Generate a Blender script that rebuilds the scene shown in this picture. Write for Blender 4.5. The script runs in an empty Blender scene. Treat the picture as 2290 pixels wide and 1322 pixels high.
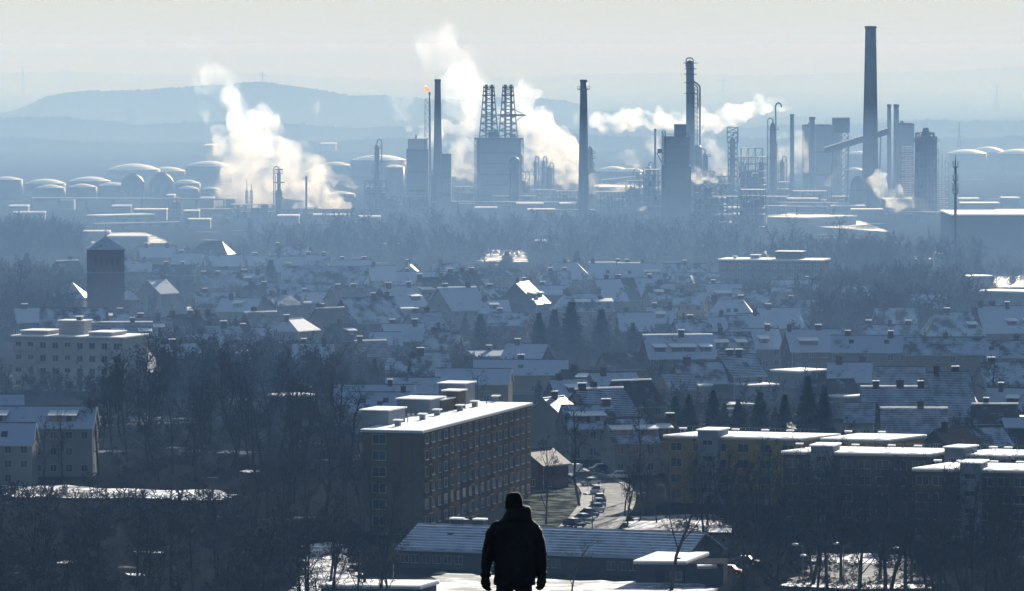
import bpy, bmesh, math, random
import numpy as np
from mathutils import Vector, Matrix, noise
R = math.radians
random.seed(7)
S = bpy.context.scene
# ------------------------------------------------------------------ camera
F = 12722.0; HC = 82.0; PITCH = math.atan(549 / F)
cd = bpy.data.cameras.new('camera'); cam = bpy.data.objects.new('camera', cd)
S.collection.objects.link(cam); S.camera = cam
cd.lens = 200; cd.sensor_width = 36; cd.clip_start = 1; cd.clip_end = 60000
cam.location = (0, 0, HC); cam.rotation_euler = (R(90) - PITCH, 0, 0)
# ------------------------------------------------------------------ sky and sun
SUN_AZ, SUN_EL = 17, 17          # azimuth to the right of the view direction (+Y)
w = bpy.data.worlds.new('World'); S.world = w; w.use_nodes = True
nt = w.node_tree
sky = nt.nodes.new('ShaderNodeTexSky'); sky.sky_type = 'NISHITA'; sky.sun_disc = False
sky.sun_elevation = R(SUN_EL); sky.sun_rotation = R(SUN_AZ)
sky.air_density = 1.0; sky.dust_density = 0.6; sky.ozone_density = 1.5
tc = nt.nodes.new('ShaderNodeTexCoord'); sx = nt.nodes.new('ShaderNodeSeparateXYZ'); nt.links.new(tc.outputs['Generated'], sx.inputs[0])
mr = nt.nodes.new('ShaderNodeMapRange'); mr.interpolation_type = 'SMOOTHERSTEP'; mr.inputs[1].default_value = .02; mr.inputs[2].default_value = .14
nt.links.new(sx.outputs[2], mr.inputs[0])
mx = nt.nodes.new('ShaderNodeMix'); mx.data_type = 'RGBA'; mx.inputs[6].default_value = (7.2, 7.5, 7.0, 1)   # pale winter haze low in the sky
m2 = nt.nodes.new('ShaderNodeMapRange'); m2.interpolation_type = 'SMOOTHERSTEP'; m2.inputs[1].default_value = .9; m2.inputs[2].default_value = -.3
nt.links.new(sx.outputs[1], m2.inputs[0]); mm = nt.nodes.new('ShaderNodeMath'); mm.operation = 'MAXIMUM'   # the milky glow hangs only on the sun's side
nt.links.new(mr.outputs[0], mm.inputs[0]); nt.links.new(m2.outputs[0], mm.inputs[1])
nt.links.new(mm.outputs[0], mx.inputs[0]); nt.links.new(sky.outputs[0], mx.inputs[7]); nt.links.new(mx.outputs[2], nt.nodes['Background'].inputs[0])
nt.nodes['Background'].inputs[1].default_value = 0.05
sl = bpy.data.lights.new('sun', 'SUN'); sl.energy = 4.8; sl.angle = R(0.5); sl.color = (1, 0.95, 0.87)
so = bpy.data.objects.new('sun', sl); S.collection.objects.link(so)
sd = Vector((math.sin(R(SUN_AZ)) * math.cos(R(SUN_EL)), math.cos(R(SUN_AZ)) * math.cos(R(SUN_EL)), math.sin(R(SUN_EL))))
so.rotation_euler = sd.to_track_quat('Z', 'Y').to_euler(); so.location = (0, 0, 400)
S.view_settings.view_transform = 'Standard'; S.view_settings.look = 'None'
S.view_settings.exposure = 1.04; S.view_settings.gamma = 1
S.render.engine = 'CYCLES'
cy = S.cycles
cy.use_denoising = True; cy.max_bounces = 7; cy.diffuse_bounces = 2; cy.glossy_bounces = 2
cy.transmission_bounces = 2; cy.transparent_max_bounces = 16; cy.volume_bounces = 6
cy.use_adaptive_sampling = True; cy.adaptive_threshold = 0.02; cy.sample_clamp_indirect = 4
# ------------------------------------------------------------------ pixel -> world
cp, sp = math.cos(PITCH), math.sin(PITCH)
def ray(px, py):
    x, z = (px - 1145) / F, (661 - py) / F
    return Vector((x, cp + z * sp, z * cp - sp))
def ah(px, py, h=0.0):           # point of pixel's ray at height h
    r = ray(px, py); t = (h - HC) / r.z
    return Vector((r.x * t, r.y * t, h))
def ad(px, py, y):               # point of pixel's ray at distance y
    r = ray(px, py); t = y / r.y
    return Vector((r.x * t, y, HC + r.z * t))
def gy(y): return ah(1145, y, 0).y
def ppm(y): return F / y
# ------------------------------------------------------------------ materials
def mat(name, col, rough=0.8, spec=0.0, metal=0.0, var=0.12, scale=1.0, bump=0.0):
    m = bpy.data.materials.new(name); m.use_nodes = True; n = m.node_tree; b = n.nodes['Principled BSDF']
    b.inputs['Roughness'].default_value = rough; b.inputs['Specular IOR Level'].default_value = spec
    b.inputs['Metallic'].default_value = metal
    if var:
        tc = n.nodes.new('ShaderNodeTexCoord'); no = n.nodes.new('ShaderNodeTexNoise')
        no.inputs['Scale'].default_value = scale; no.inputs['Detail'].default_value = 5; no.inputs['Roughness'].default_value = .65
        n.links.new(tc.outputs['Object'], no.inputs['Vector'])
        mx = n.nodes.new('ShaderNodeMix'); mx.data_type = 'RGBA'
        mx.inputs[6].default_value = [max(0, c * (1 - 2.5 * var)) for c in col] + [1]
        mx.inputs[7].default_value = [min(1, c * (1 + 2.5 * var)) for c in col] + [1]
        n.links.new(no.outputs[0], mx.inputs[0]); n.links.new(mx.outputs[2], b.inputs['Base Color'])
        if bump:
            bp = n.nodes.new('ShaderNodeBump'); bp.inputs['Distance'].default_value = bump
            n.links.new(no.outputs[0], bp.inputs['Height']); n.links.new(bp.outputs[0], b.inputs['Normal'])
    else:
        b.inputs['Base Color'].default_value = (*col, 1)
    return m
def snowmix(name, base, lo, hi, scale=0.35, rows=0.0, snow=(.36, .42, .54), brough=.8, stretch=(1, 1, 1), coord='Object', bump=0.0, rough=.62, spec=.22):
    """base material colour with snow lying on it where a noise says; rows adds tile courses that show through"""
    m = bpy.data.materials.new(name); m.use_nodes = True; n = m.node_tree; b = n.nodes['Principled BSDF']
    tc = n.nodes.new('ShaderNodeTexCoord'); mp = n.nodes.new('ShaderNodeMapping'); mp.inputs['Scale'].default_value = stretch
    oi = n.nodes.new('ShaderNodeObjectInfo'); vm = n.nodes.new('ShaderNodeVectorMath'); vm.operation = 'SCALE'; vm.inputs[0].default_value = (371, 213, 517)
    n.links.new(oi.outputs['Random'], vm.inputs[3]); n.links.new(vm.outputs[0], mp.inputs[1])
    n.links.new(tc.outputs[coord], mp.inputs[0])
    no = n.nodes.new('ShaderNodeTexNoise'); no.inputs['Scale'].default_value = scale; no.inputs['Detail'].default_value = 7
    no.inputs['Roughness'].default_value = .62; n.links.new(mp.outputs[0], no.inputs['Vector'])
    src = no.outputs[0]
    if rows:
        wv = n.nodes.new('ShaderNodeTexWave'); wv.bands_direction = 'Z'; wv.inputs['Scale'].default_value = 0.9; wv.inputs['Distortion'].default_value = .4
        n.links.new(tc.outputs[coord], wv.inputs[0])
        ma = n.nodes.new('ShaderNodeMath'); ma.operation = 'MULTIPLY_ADD'; ma.inputs[1].default_value = rows
        n.links.new(wv.outputs[1], ma.inputs[0]); n.links.new(src, ma.inputs[2]); src = ma.outputs[0]
    mr = n.nodes.new('ShaderNodeMapRange'); mr.inputs[1].default_value = lo; mr.inputs[2].default_value = hi
    n.links.new(src, mr.inputs[0])
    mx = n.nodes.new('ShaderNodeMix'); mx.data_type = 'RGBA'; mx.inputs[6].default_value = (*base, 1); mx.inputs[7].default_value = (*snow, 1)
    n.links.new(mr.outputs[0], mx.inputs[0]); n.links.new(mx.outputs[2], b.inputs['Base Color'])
    b.inputs['Roughness'].default_value = rough; b.inputs['Specular IOR Level'].default_value = spec
    if bump:
        bp = n.nodes.new('ShaderNodeBump'); bp.inputs['Distance'].default_value = bump
        n.links.new(no.outputs[0], bp.inputs['Height']); n.links.new(bp.outputs[0], b.inputs['Normal'])
    return m
M = {}
M['snow'] = mat('snow', (.86, .88, .92), .6, 1.0, var=.03, scale=.5, bump=.04)
M['snow_soft'] = mat('snow_soft', (.9, .92, .95), .55, 1.0, var=0)     # thin snow caps let the low sun glow through
_b = M['snow_soft'].node_tree.nodes['Principled BSDF']; _b.inputs['Subsurface Weight'].default_value = 1; _b.inputs['Subsurface Radius'].default_value = (1, 1, 1); _b.inputs['Subsurface Scale'].default_value = .6
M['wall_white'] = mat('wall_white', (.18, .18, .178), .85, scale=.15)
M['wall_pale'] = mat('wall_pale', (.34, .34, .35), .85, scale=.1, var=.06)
M['wall_grey'] = mat('wall_grey', (.17, .17, .17), .85, scale=.15)
M['wall_tan'] = mat('wall_tan', (.17, .14, .10), .85, scale=.15)
M['wall_brick'] = mat('wall_brick', (.085, .05, .038), .9, scale=.4, var=.18)
M['wall_dark'] = mat('wall_dark', (.05, .047, .045), .9, scale=.3)
M['wall_yellow'] = mat('wall_yellow', (.27, .19, .075), .85, scale=.1, var=.07)
M['wall_ochre'] = mat('wall_ochre', (.105, .08, .045), .85, scale=.12, var=.09)
M['clad'] = mat('clad', (.2, .22, .25), .6, scale=.2)
M['concrete'] = mat('concrete', (.2, .2, .2), .85, scale=.08)
M['steel'] = mat('steel', (.13, .14, .15), .5, .5, scale=.08)
M['steel_dark'] = mat('steel_dark', (.05, .055, .06), .55, .4, scale=.1)
M['steel_light'] = mat('steel_light', (.34, .35, .36), .45, .5, scale=.05)
M['glass'] = mat('glass', (.03, .035, .045), .12, .6, var=0)
M['frame'] = mat('frame', (.3, .3, .31), .6, var=0)
M['rubber'] = mat('rubber', (.02, .02, .02), .8, var=0)
M['chimney_brick'] = mat('chimney_brick', (.08, .055, .045), .9, scale=2)
TILE = (.055, .05, .05); RTILE = (.10, .06, .045)
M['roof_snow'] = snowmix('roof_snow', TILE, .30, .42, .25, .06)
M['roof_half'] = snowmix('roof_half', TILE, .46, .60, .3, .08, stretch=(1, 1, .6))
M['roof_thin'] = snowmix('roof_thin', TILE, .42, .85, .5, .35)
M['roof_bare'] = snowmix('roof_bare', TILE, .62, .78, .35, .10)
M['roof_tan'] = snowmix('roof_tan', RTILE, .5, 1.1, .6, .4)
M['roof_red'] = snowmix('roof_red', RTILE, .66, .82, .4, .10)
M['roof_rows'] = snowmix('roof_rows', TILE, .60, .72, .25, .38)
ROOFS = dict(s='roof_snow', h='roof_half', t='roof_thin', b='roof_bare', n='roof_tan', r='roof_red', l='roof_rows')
M['bark'] = mat('bark', (.05, .04, .032), .9, 0, scale=1)
M['twig'] = mat('twig', (.042, .034, .028), .85, 0, scale=.07, var=.32)
M['twig_pale'] = mat('twig_pale', (.13, .10, .065), .85, 0, scale=.3, var=.2)
M['needle'] = mat('needle', (.018, .028, .016), .8, 0, scale=.4, var=.25)
M['ground'] = snowmix('ground', (.016, .017, .016), .62, .78, .035, snow=(.6, .62, .66), rough=1, spec=0)
M['snowfield'] = snowmix('snowfield', (.06, .055, .045), .42, .58, .14, snow=(.84, .85, .88), bump=.2, spec=.5)
M['asphalt'] = snowmix('asphalt', (.06, .06, .06), .5, .8, .4, snow=(.34, .34, .34), rough=.85, spec=.12)
M['pave'] = snowmix('pave', (.16, .15, .13), .45, .8, .6, snow=(.4, .4, .4), rough=.85, spec=.15)
M['lawn'] = snowmix('lawn', (.035, .038, .022), .46, .8, .25, snow=(.4, .42, .4), rough=1, spec=0)
M['hill'] = mat('hill', (.035, .035, .03), .95, 0, scale=.01, var=.2)
M['farroof'] = M['snow']
# ------------------------------------------------------------------ object helpers
def tag(o, label=None, cat=None, group=None, kind=None):
    if label: o['label'] = label
    if cat: o['category'] = cat
    if group: o['group'] = group
    if kind: o['kind'] = kind
    return o
def thing(name, loc, label, cat, group=None):
    o = bpy.data.objects.new(name, None); o.empty_display_size = 1; o.location = loc
    S.collection.objects.link(o); return tag(o, label, cat, group)
def wloc(o):
    v = Vector((0, 0, 0))
    while o is not None: v += o.location; o = o.parent
    return v
class MB:
    """collects shapes, links them as ONE mesh"""
    def __init__(s, m=None): s.v = []; s.f = []; s.M = m
    def add(s, vs, fs):
        k = len(s.v)
        for p in vs:
            p = Vector(p); s.v.append(s.M @ p if s.M else p)
        s.f += [[i + k for i in f] for f in fs]; return s
    def box(s, x0, x1, y0, y1, z0, z1):
        return s.add([(x0, y0, z0), (x1, y0, z0), (x1, y1, z0), (x0, y1, z0), (x0, y0, z1), (x1, y0, z1), (x1, y1, z1), (x0, y1, z1)],
                     [(3, 2, 1, 0), (4, 5, 6, 7), (0, 1, 5, 4), (1, 2, 6, 5), (2, 3, 7, 6), (3, 0, 4, 7)])
    def cbox(s, c, w, d, h): return s.box(c[0] - w / 2, c[0] + w / 2, c[1] - d / 2, c[1] + d / 2, c[2], c[2] + h)
    def prism(s, poly, z0, z1):
        n = len(poly)
        return s.add([(p[0], p[1], z0) for p in poly] + [(p[0], p[1], z1) for p in poly],
                     [list(range(n))[::-1], list(range(n, 2 * n))] + [(i, (i + 1) % n, (i + 1) % n + n, i + n) for i in range(n)])
    def tube(s, p, q, r0, r1=None, n=6, cap=True):
        r1 = r0 if r1 is None else r1; p = Vector(p); q = Vector(q); d = (q - p)
        if d.length < 1e-6: return s
        d.normalize(); a = d.orthogonal().normalized(); b = d.cross(a)
        vs = [p + (a * math.cos(2 * math.pi * i / n) + b * math.sin(2 * math.pi * i / n)) * r0 for i in range(n)] + \
             [q + (a * math.cos(2 * math.pi * i / n) + b * math.sin(2 * math.pi * i / n)) * r1 for i in range(n)]
        fs = [(i, (i + 1) % n, (i + 1) % n + n, i + n) for i in range(n)]
        if cap: fs += [list(range(n))[::-1], list(range(n, 2 * n))]
        return s.add(vs, fs)
    def path(s, pts, r, n=6):
        for a, b in zip(pts, pts[1:]): s.tube(a, b, r, r, n)
        return s
    def lathe(s, c, prof, n=24):          # prof: (r, z) from bottom to top
        vs = []; fs = []
        for r, z in prof:
            for i in range(n): vs.append((c[0] + r * math.cos(2 * math.pi * i / n), c[1] + r * math.sin(2 * math.pi * i / n), c[2] + z))
        for k in range(len(prof) - 1):
            for i in range(n): fs.append((k * n + i, k * n + (i + 1) % n, (k + 1) * n + (i + 1) % n, (k + 1) * n + i))
        fs += [list(range(n))[::-1], list(range((len(prof) - 1) * n, len(prof) * n))]
        return s.add(vs, fs)
    def lattice(s, c, w0, w1, z0, z1, nseg, r, sides=4):     # tapering braced tower
        def cor(t, k):
            ww = w0 + (w1 - w0) * t; sx, sy = [(-1, -1), (1, -1), (1, 1), (-1, 1)][k]
            return Vector((c[0] + sx * ww / 2, c[1] + sy * ww / 2, z0 + (z1 - z0) * t))
        for k in range(4): s.tube(cor(0, k), cor(1, k), r * 1.3, r * 1.3, 4)
        for j in range(nseg):
            a, b = j / nseg, (j + 1) / nseg
            for k in range(4):
                k2 = (k + 1) % 4
                s.tube(cor(b, k), cor(b, k2), r, r, 4); s.tube(cor(a, k), cor(b, k2), r * .8, r * .8, 4); s.tube(cor(a, k2), cor(b, k), r * .8, r * .8, 4)
        return s
    def build(s, name, m, parent=None, smooth=False, loc=None):
        off = wloc(parent) if parent else (Vector(loc) if loc else Vector((0, 0, 0)))
        me = bpy.data.meshes.new(name); me.from_pydata([tuple(p - off) for p in s.v], [], s.f); me.validate()
        me.materials.append(M[m] if isinstance(m, str) else m)
        if smooth: me.polygons.foreach_set('use_smooth', [True] * len(me.polygons))
        o = bpy.data.objects.new(name, me); S.collection.objects.link(o)
        if parent: o.parent = parent
        elif loc: o.location = loc
        return o
def copy_tree(o, parent=None):
    c = o.copy(); S.collection.objects.link(c); c.parent = parent
    for ch in list(o.children): copy_tree(ch, c)
    return c
def frame(p, az): return Matrix.Translation(Vector((p[0], p[1], 0))) @ Matrix.Rotation(R(az), 4, 'Z')
def sheet(name, pts, z, m, label=None):
    if name == 'snow_field':          # ragged natural edge
        rd = random.Random(int(abs(pts[0][0]) * 10)); out = []
        for a, b in zip(pts, pts[1:] + pts[:1]):
            L = math.hypot(a[0] - b[0], a[1] - b[1]); n = max(1, int(L / 2.5)); nx, ny = (b[1] - a[1]) / max(L, .01), -(b[0] - a[0]) / max(L, .01)
            for i in range(n):
                k = 1.6 * noise.noise(Vector((a[0] + (b[0] - a[0]) * i / n, a[1] + (b[1] - a[1]) * i / n, 0)) * .35) * 2 + rd.uniform(-.5, .5)
                out.append((a[0] + (b[0] - a[0]) * i / n + nx * k, a[1] + (b[1] - a[1]) * i / n + ny * k))
        pts = out
    o = MB().add([(p[0], p[1], z) for p in pts], [list(range(len(pts)))]).build(name, m)
    return tag(o, label, kind='structure')
# ================================================================== GROUND, HILLS, HAZE
def make_ground():
    xs = np.concatenate([np.linspace(-9000, -700, 24), np.linspace(-660, 660, 90), np.linspace(700, 9000, 24)])
    ys = np.concatenate([np.linspace(-80, 300, 50), np.linspace(310, 700, 30), np.linspace(720, 3000, 80), np.linspace(3100, 24000, 60)])
    vs = []
    for y in ys:
        for x in xs:
            x_, y_ = float(x), float(y)
            if y_ <= 62: z = HC - 1.75 - max(0, y_) * (4.70 / 59.2)
            else: z = HC - 6.67 - (y_ - 62) * .36
            z -= max(0, abs(x_) - 60) * .05
            z = max(0, z)
            if y_ > 330 and y_ < 2600: z += .35 * noise.noise(Vector((x_ * .01, y_ * .01, 0)))
            vs.append((x_, y_, z if z > 0 else 0))
    nx = len(xs); fs = [(j * nx + i, j * nx + i + 1, (j + 1) * nx + i + 1, (j + 1) * nx + i) for j in range(len(ys) - 1) for i in range(nx - 1)]
    o = MB().add(vs, fs).build('ground', 'ground'); tag(o, 'dark winter ground with patches of thin snow', kind='structure')
make_ground()
def ridge(name, d, pts, depth, rough, label, kind='structure', step=6, m='hill'):
    """a long hill whose skyline follows pts (px,py), with a real front and back slope"""
    px = np.arange(-150, 2440, step); py = np.interp(px, [p[0] for p in pts], [p[1] for p in pts])
    rows = [(-1, 0), (-.72, .22), (-.45, .55), (-.2, .87), (0, 1), (.25, .8), (.6, .4), (1, 0)]
    vs = []; n = len(px)
    for k, (t, hh) in enumerate(rows):
        for i in range(n):
            top = ad(px[i], py[i], d); z = max(2, top.z) * hh
            if hh > 0: z += rough * (noise.fractal(Vector((top.x * .004, k * 3.1, d)), 1, 2, 3) + .9 * noise.noise(Vector((top.x * .03, k * 1.7, d))) * (1 if hh > .8 else .6)) * hh
            if t == 0: z += rough * .95 * abs(noise.noise(Vector((top.x * .11, d, 5)))) + rough * .7 * noise.noise(Vector((top.x * .27, d, 9)))
            vs.append((top.x * (1 + t * depth / d * .1), d + t * depth, max(0, z) if hh else -1))
    fs = [(k * n + i, k * n + i + 1, (k + 1) * n + i + 1, (k + 1) * n + i) for k in range(len(rows) - 1) for i in range(n - 1)]
    o = MB().add(vs, fs).build(name, m, smooth=False); tag(o, label, kind=kind); return o
ridge('hills', 19000, [(-100, 108), (100, 108), (250, 112), (480, 122), (700, 118), (780, 115), (1000, 126), (1300, 129), (1500, 124), (1700, 131), (1860, 124), (2290, 118)], 700, 6, 'faint pale hills along the horizon')
ridge('hills', 12500, [(-100, 168), (0, 163), (150, 160), (400, 170), (520, 163), (900, 180), (1100, 178), (1250, 170), (1500, 164), (1700, 168), (2000, 162), (2100, 158), (2290, 150)], 500, 3, 'pale blue wooded hills below the horizon')
ridge('hills', 6300, [(-150, 268), (0, 258), (50, 242), (80, 228), (110, 216), (150, 207), (210, 201), (330, 202), (400, 194), (540, 186), (590, 184), (680, 196), (760, 210), (880, 216), (1000, 224), (1190, 217), (1260, 226), (1330, 246), (1420, 256), (1560, 264), (1800, 262), (2000, 268), (2290, 262)], 420, 2.5, 'long wooded spoil hill behind the refinery', step=3)
ridge('treeline', 4700, [(-100, 318), (60, 312), (330, 322), (500, 318), (700, 322), (900, 310), (1300, 300), (1500, 312), (1900, 305), (2150, 312), (2290, 300)], 60, 3, 'far band of bare woods on the plain behind the tanks', 'stuff', step=2)
ridge('treeline', 7300 - 2000, [(-100, 268), (120, 262), (300, 275), (500, 268), (800, 285), (1000, 280), (1400, 288), (1700, 280), (2290, 272)], 60, 3, 'fainter band of woods at the foot of the long hill', 'stuff', step=3)

def volmat(name, col, dens, g):
    m = bpy.data.materials.new(name); m.use_nodes = True; n = m.node_tree
    n.nodes.remove(n.nodes['Principled BSDF']); v = n.nodes.new('ShaderNodeVolumePrincipled')
    v.inputs['Color'].default_value = (*col, 1); v.inputs['Density'].default_value = dens; v.inputs['Anisotropy'].default_value = g
    v.inputs['Absorption Color'].default_value = (1, 1, 1, 1)
    n.links.new(v.outputs[0], n.nodes['Material Output'].inputs['Volume']); return m
def make_haze():
    o = MB().box(-9500, 9500, -120, 24500, -1.5, HC + 58).build('haze', volmat('haze', (.30, .56, 1.0), 0.85e-4, -.1))
    tag(o, 'pale blue winter haze over the whole valley', kind='stuff')
    # low mist bank: starts behind the church, thickens over the refinery, levels out towards the hills
    prof = [(1100, .5), (1350, 17), (1700, 31), (2300, 46), (2900, 56), (3800, 66), (5500, 70), (9000, 84), (14000, 100), (23800, 100)]
    vs = []; 
    for y, z in prof:
        for x in (-9300, 9300): vs += [(x, y, -.6), (x, y, z)]
    fs = []; n = len(prof)
    for k in range(n - 1):
        a = k * 4; b = a + 4
        fs += [(a, b, b + 2, a + 2), (a + 1, a + 3, b + 3, b + 1), (a, a + 1, b + 1, b), (a + 2, b + 2, b + 3, a + 3)]
    fs += [(0, 2, 3, 1), ((n - 1) * 4, (n - 1) * 4 + 1, (n - 1) * 4 + 3, (n - 1) * 4 + 2)]
    o = MB().add(vs, fs).build('mist', volmat('mist', (.36, .60, 1.0), 5.9e-4, -.1))
    tag(o, 'low blue mist bank lying over the refinery and the plain', kind='stuff')
make_haze()
# ================================================================== REFINERY
def stack(label, cx, yt, yb, wt, wb, m='concrete', ring=None, cat='chimney', name='chimney', n=28, rim=True, ladder=False, group=None):
    """round chimney; widths and rows in photo pixels, foot on the ground at row yb"""
    b = ah(cx, yb, 0); s = ppm(b.y); top = ad(cx, yt, b.y).z
    t = thing(name, b, label, cat, group)
    r0, r1 = wb / s / 2, wt / s / 2
    k = 6; prof = [(r0 + (r1 - r0) * i / k, top * i / k) for i in range(k + 1)]
    MB().lathe(b, prof + [(r1 * .8, top), (r1 * .8, top - 1.5)], n).build('shaft', m, t, True)
    if rim: MB().lathe(b + Vector((0, 0, top - 1.2)), [(r1 * 1.01, 0), (r1 * 1.12, .2), (r1 * 1.12, 1.3), (r1 * .85, 1.4)], n).build('rim', 'steel_dark', t)
    for yr in (ring or []):
        z = ad(cx, yr, b.y).z; rr = r0 + (r1 - r0) * z / top
        MB().lathe(b + Vector((0, 0, z)), [(rr * 1.01, 0), (rr + 1.3, .2), (rr + 1.3, .5), (rr * 1.01, .5)], n).build('platform', 'steel_dark', t)
        mb = MB()
        for i in range(14):
            a = 2 * math.pi * i / 14; q = b + Vector(((rr + 1.25) * math.cos(a), (rr + 1.25) * math.sin(a), z + .5))
            q2 = b + Vector(((rr + 1.25) * math.cos(a + .449), (rr + 1.25) * math.sin(a + .449), z + 1.7))
            mb.tube(q, q + Vector((0, 0, 1.2)), .07, .07, 4); mb.tube(q + Vector((0, 0, 1.2)), q2, .07, .07, 4)
        mb.build('railing', 'steel_dark', t)
    if ladder:
        mb = MB()
        for sx in (-.3, .3): mb.tube(b + Vector((sx, -r0 - .3, 0)), b + Vector((sx, -r1 - .3, top)), .12, .12, 4)
        for i in range(int(top / 2)): 
            rr = r0 + (r1 - r0) * i * 2 / top; mb.tube(b + Vector((-.3, -rr - .3, i * 2)), b + Vector((.3, -rr - .3, i * 2)), .06, .06, 4)
        mb.build('ladder', 'steel_dark', t)
    return t
def column(label, cx, yt, yb, w, plats=4, head=True, m='steel', pipe=True, cat='column', name='refinery_column', taper=1.0, seed=1, base=None, group=None):
    """process column: vessel, stepped platforms, side pipes, overhead line"""
    rd = random.Random(seed * 17 + int(cx)); b = ah(cx, yb, 0); s = ppm(b.y); top = ad(cx, yt, b.y).z; r = w / s / 2
    t = thing(name, b, label, cat, group)
    hz = top - (2.2 if head else 0)
    MB().lathe(b, [(r * 1.15, 0), (r * 1.15, hz * .08), (r, hz * .1), (r, hz * .55), (r * taper, hz * .6), (r * taper, hz * .93), (r * taper * .8, hz * .97), (r * taper * .3, hz)], 18).build('vessel', m, t, True)
    for i in range(plats):
        z = hz * (.95 - i * .8 / max(1, plats)) - rd.random() * 2; rr = (r * taper if z > hz * .58 else r); ex = 1.0 + rd.random() * .6
        mb = MB(); a0 = rd.random() * 6; arc = 8 if rd.random() < .6 else 5
        for k in range(arc):
            a = a0 + k * math.pi / 4; a2 = a + math.pi / 4
            pin = [b + Vector((rr * math.cos(q), rr * math.sin(q), z)) for q in (a, a2)]; pou = [b + Vector(((rr + ex) * math.cos(q), (rr + ex) * math.sin(q), z)) for q in (a, a2)]
            up = Vector((0, 0, .25)); mb.add([pin[0], pou[0], pou[1], pin[1], pin[0] + up, pou[0] + up, pou[1] + up, pin[1] + up], [(3, 2, 1, 0), (4, 5, 6, 7), (0, 1, 5, 4), (1, 2, 6, 5), (2, 3, 7, 6), (3, 0, 4, 7)])
            rl = Vector((0, 0, 1.3)); mb.tube(pou[0] + rl, pou[1] + rl, .08, .08, 4); mb.tube(pou[0], pou[0] + rl, .08, .08, 4)
        mb.build('platform', 'steel_dark', t)
    if head:
        mb = MB(); sx = rd.choice((-1, 1))
        pts = [b + Vector((0, 0, hz))] + [b + Vector((sx * (r + .9) * (1 - math.cos(a)) / 2 * 1.05, 0, hz + 2.0 * math.sin(a) + .2)) for a in (.5, 1.1, 1.6, 2.2, 2.8)]
        pts += [b + Vector((sx * (r + .9), 0, hz)), b + Vector((sx * (r + .9), 0, hz * .1))]
        mb.path(pts, .28, 6); mb.build('overhead_pipe', 'steel', t)
        MB().tube(b + Vector((r * .3, 0, hz)), b + Vector((r * .3, 0, hz + 2.6)), .15, .1, 6).build('vent', 'steel_dark', t)
    if pipe:
        mb = MB()
        for k in range(2):
            a = rd.random() * 6.28; q = b + Vector(((r + .5) * math.cos(a), (r + .5) * math.sin(a), 0)); mb.tube(q, q + Vector((0, 0, hz * (.5 + .4 * rd.random()))), .2, .2, 6)
        mb.build('riser_pipe', 'steel', t)
    return t
def rframe(label, x0, x1, yt, yb, depth=12, nx=4, nz=6, m='steel_dark', name='steel_frame', cat='steel structure', fill=.5, seed=1, r=.22, group=None):
    """open multi-storey steel structure with vessels inside"""
    rd = random.Random(seed + int(x0)); b = ah((x0 + x1) / 2, yb, 0); s = ppm(b.y); top = ad(x0, yt, b.y).z; W = (x1 - x0) / s
    t = thing(name, b, label, cat, group); X = [b.x - W / 2 + W * i / nx for i in range(nx + 1)]; Z = [top * i / nz for i in range(nz + 1)]
    mb = MB()
    for yy in (b.y, b.y + depth):
        for x in X: mb.tube((x, yy, 0), (x, yy, top), r, r, 4)
        for z in Z[1:]: mb.tube((X[0], yy, z), (X[-1], yy, z), r * .8, r * .8, 4)
        for i in range(nx):
            for j in range(nz):
                if rd.random() < .45: mb.tube((X[i], yy, Z[j]), (X[i + 1], yy, Z[j + 1]), r * .6, r * .6, 4)
    for x in X:
        for z in Z[1:]: mb.tube((x, b.y, z), (x, b.y + depth, z), r * .8, r * .8, 4)
    mb.build('girders', m, t)
    fl = MB()
    for z in Z[1:]: 
        if rd.random() < .7: fl.box(X[0] + .1, X[-1] - .1, b.y + .1, b.y + depth - .1, z - .1, z + .12)
    if fl.v: fl.build('deck', 'steel', t)
    if fill > .65:
        cr = MB(); x = X[0] + W * .08
        while x < X[-1] - W * .12:
            ww = W * rd.uniform(.1, .26); cr.box(x, min(x + ww, X[-1] - .5), b.y + depth * .55, b.y + depth * rd.uniform(.8, .97), 0, top * rd.uniform(.5, .97)); x += ww + W * rd.uniform(.0, .06)
        cr.build('plant_core', 'steel_dark', t)
    k = 0
    for i in range(nx):
        for j in range(nz - 1):
            if rd.random() < fill and k < 14:
                k += 1; cw = W / nx; h = (Z[1]) * (.75 + .2 * rd.random()); c = ((X[i] + X[i + 1]) / 2, b.y + depth * (.3 + .4 * rd.random()), Z[j] + .15); rr = cw * .36
                if rd.random() < .5: MB().lathe(c, [(rr * .6, 0), (rr, h * .12), (rr, h * .85), (rr * .4, h)], 12).build('vessel', 'steel', t, True)
                else: MB().cbox((c[0], c[1], c[2]), cw * .8, depth * .5, h * .8).build('cabin', 'steel', t)
    return t
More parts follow.
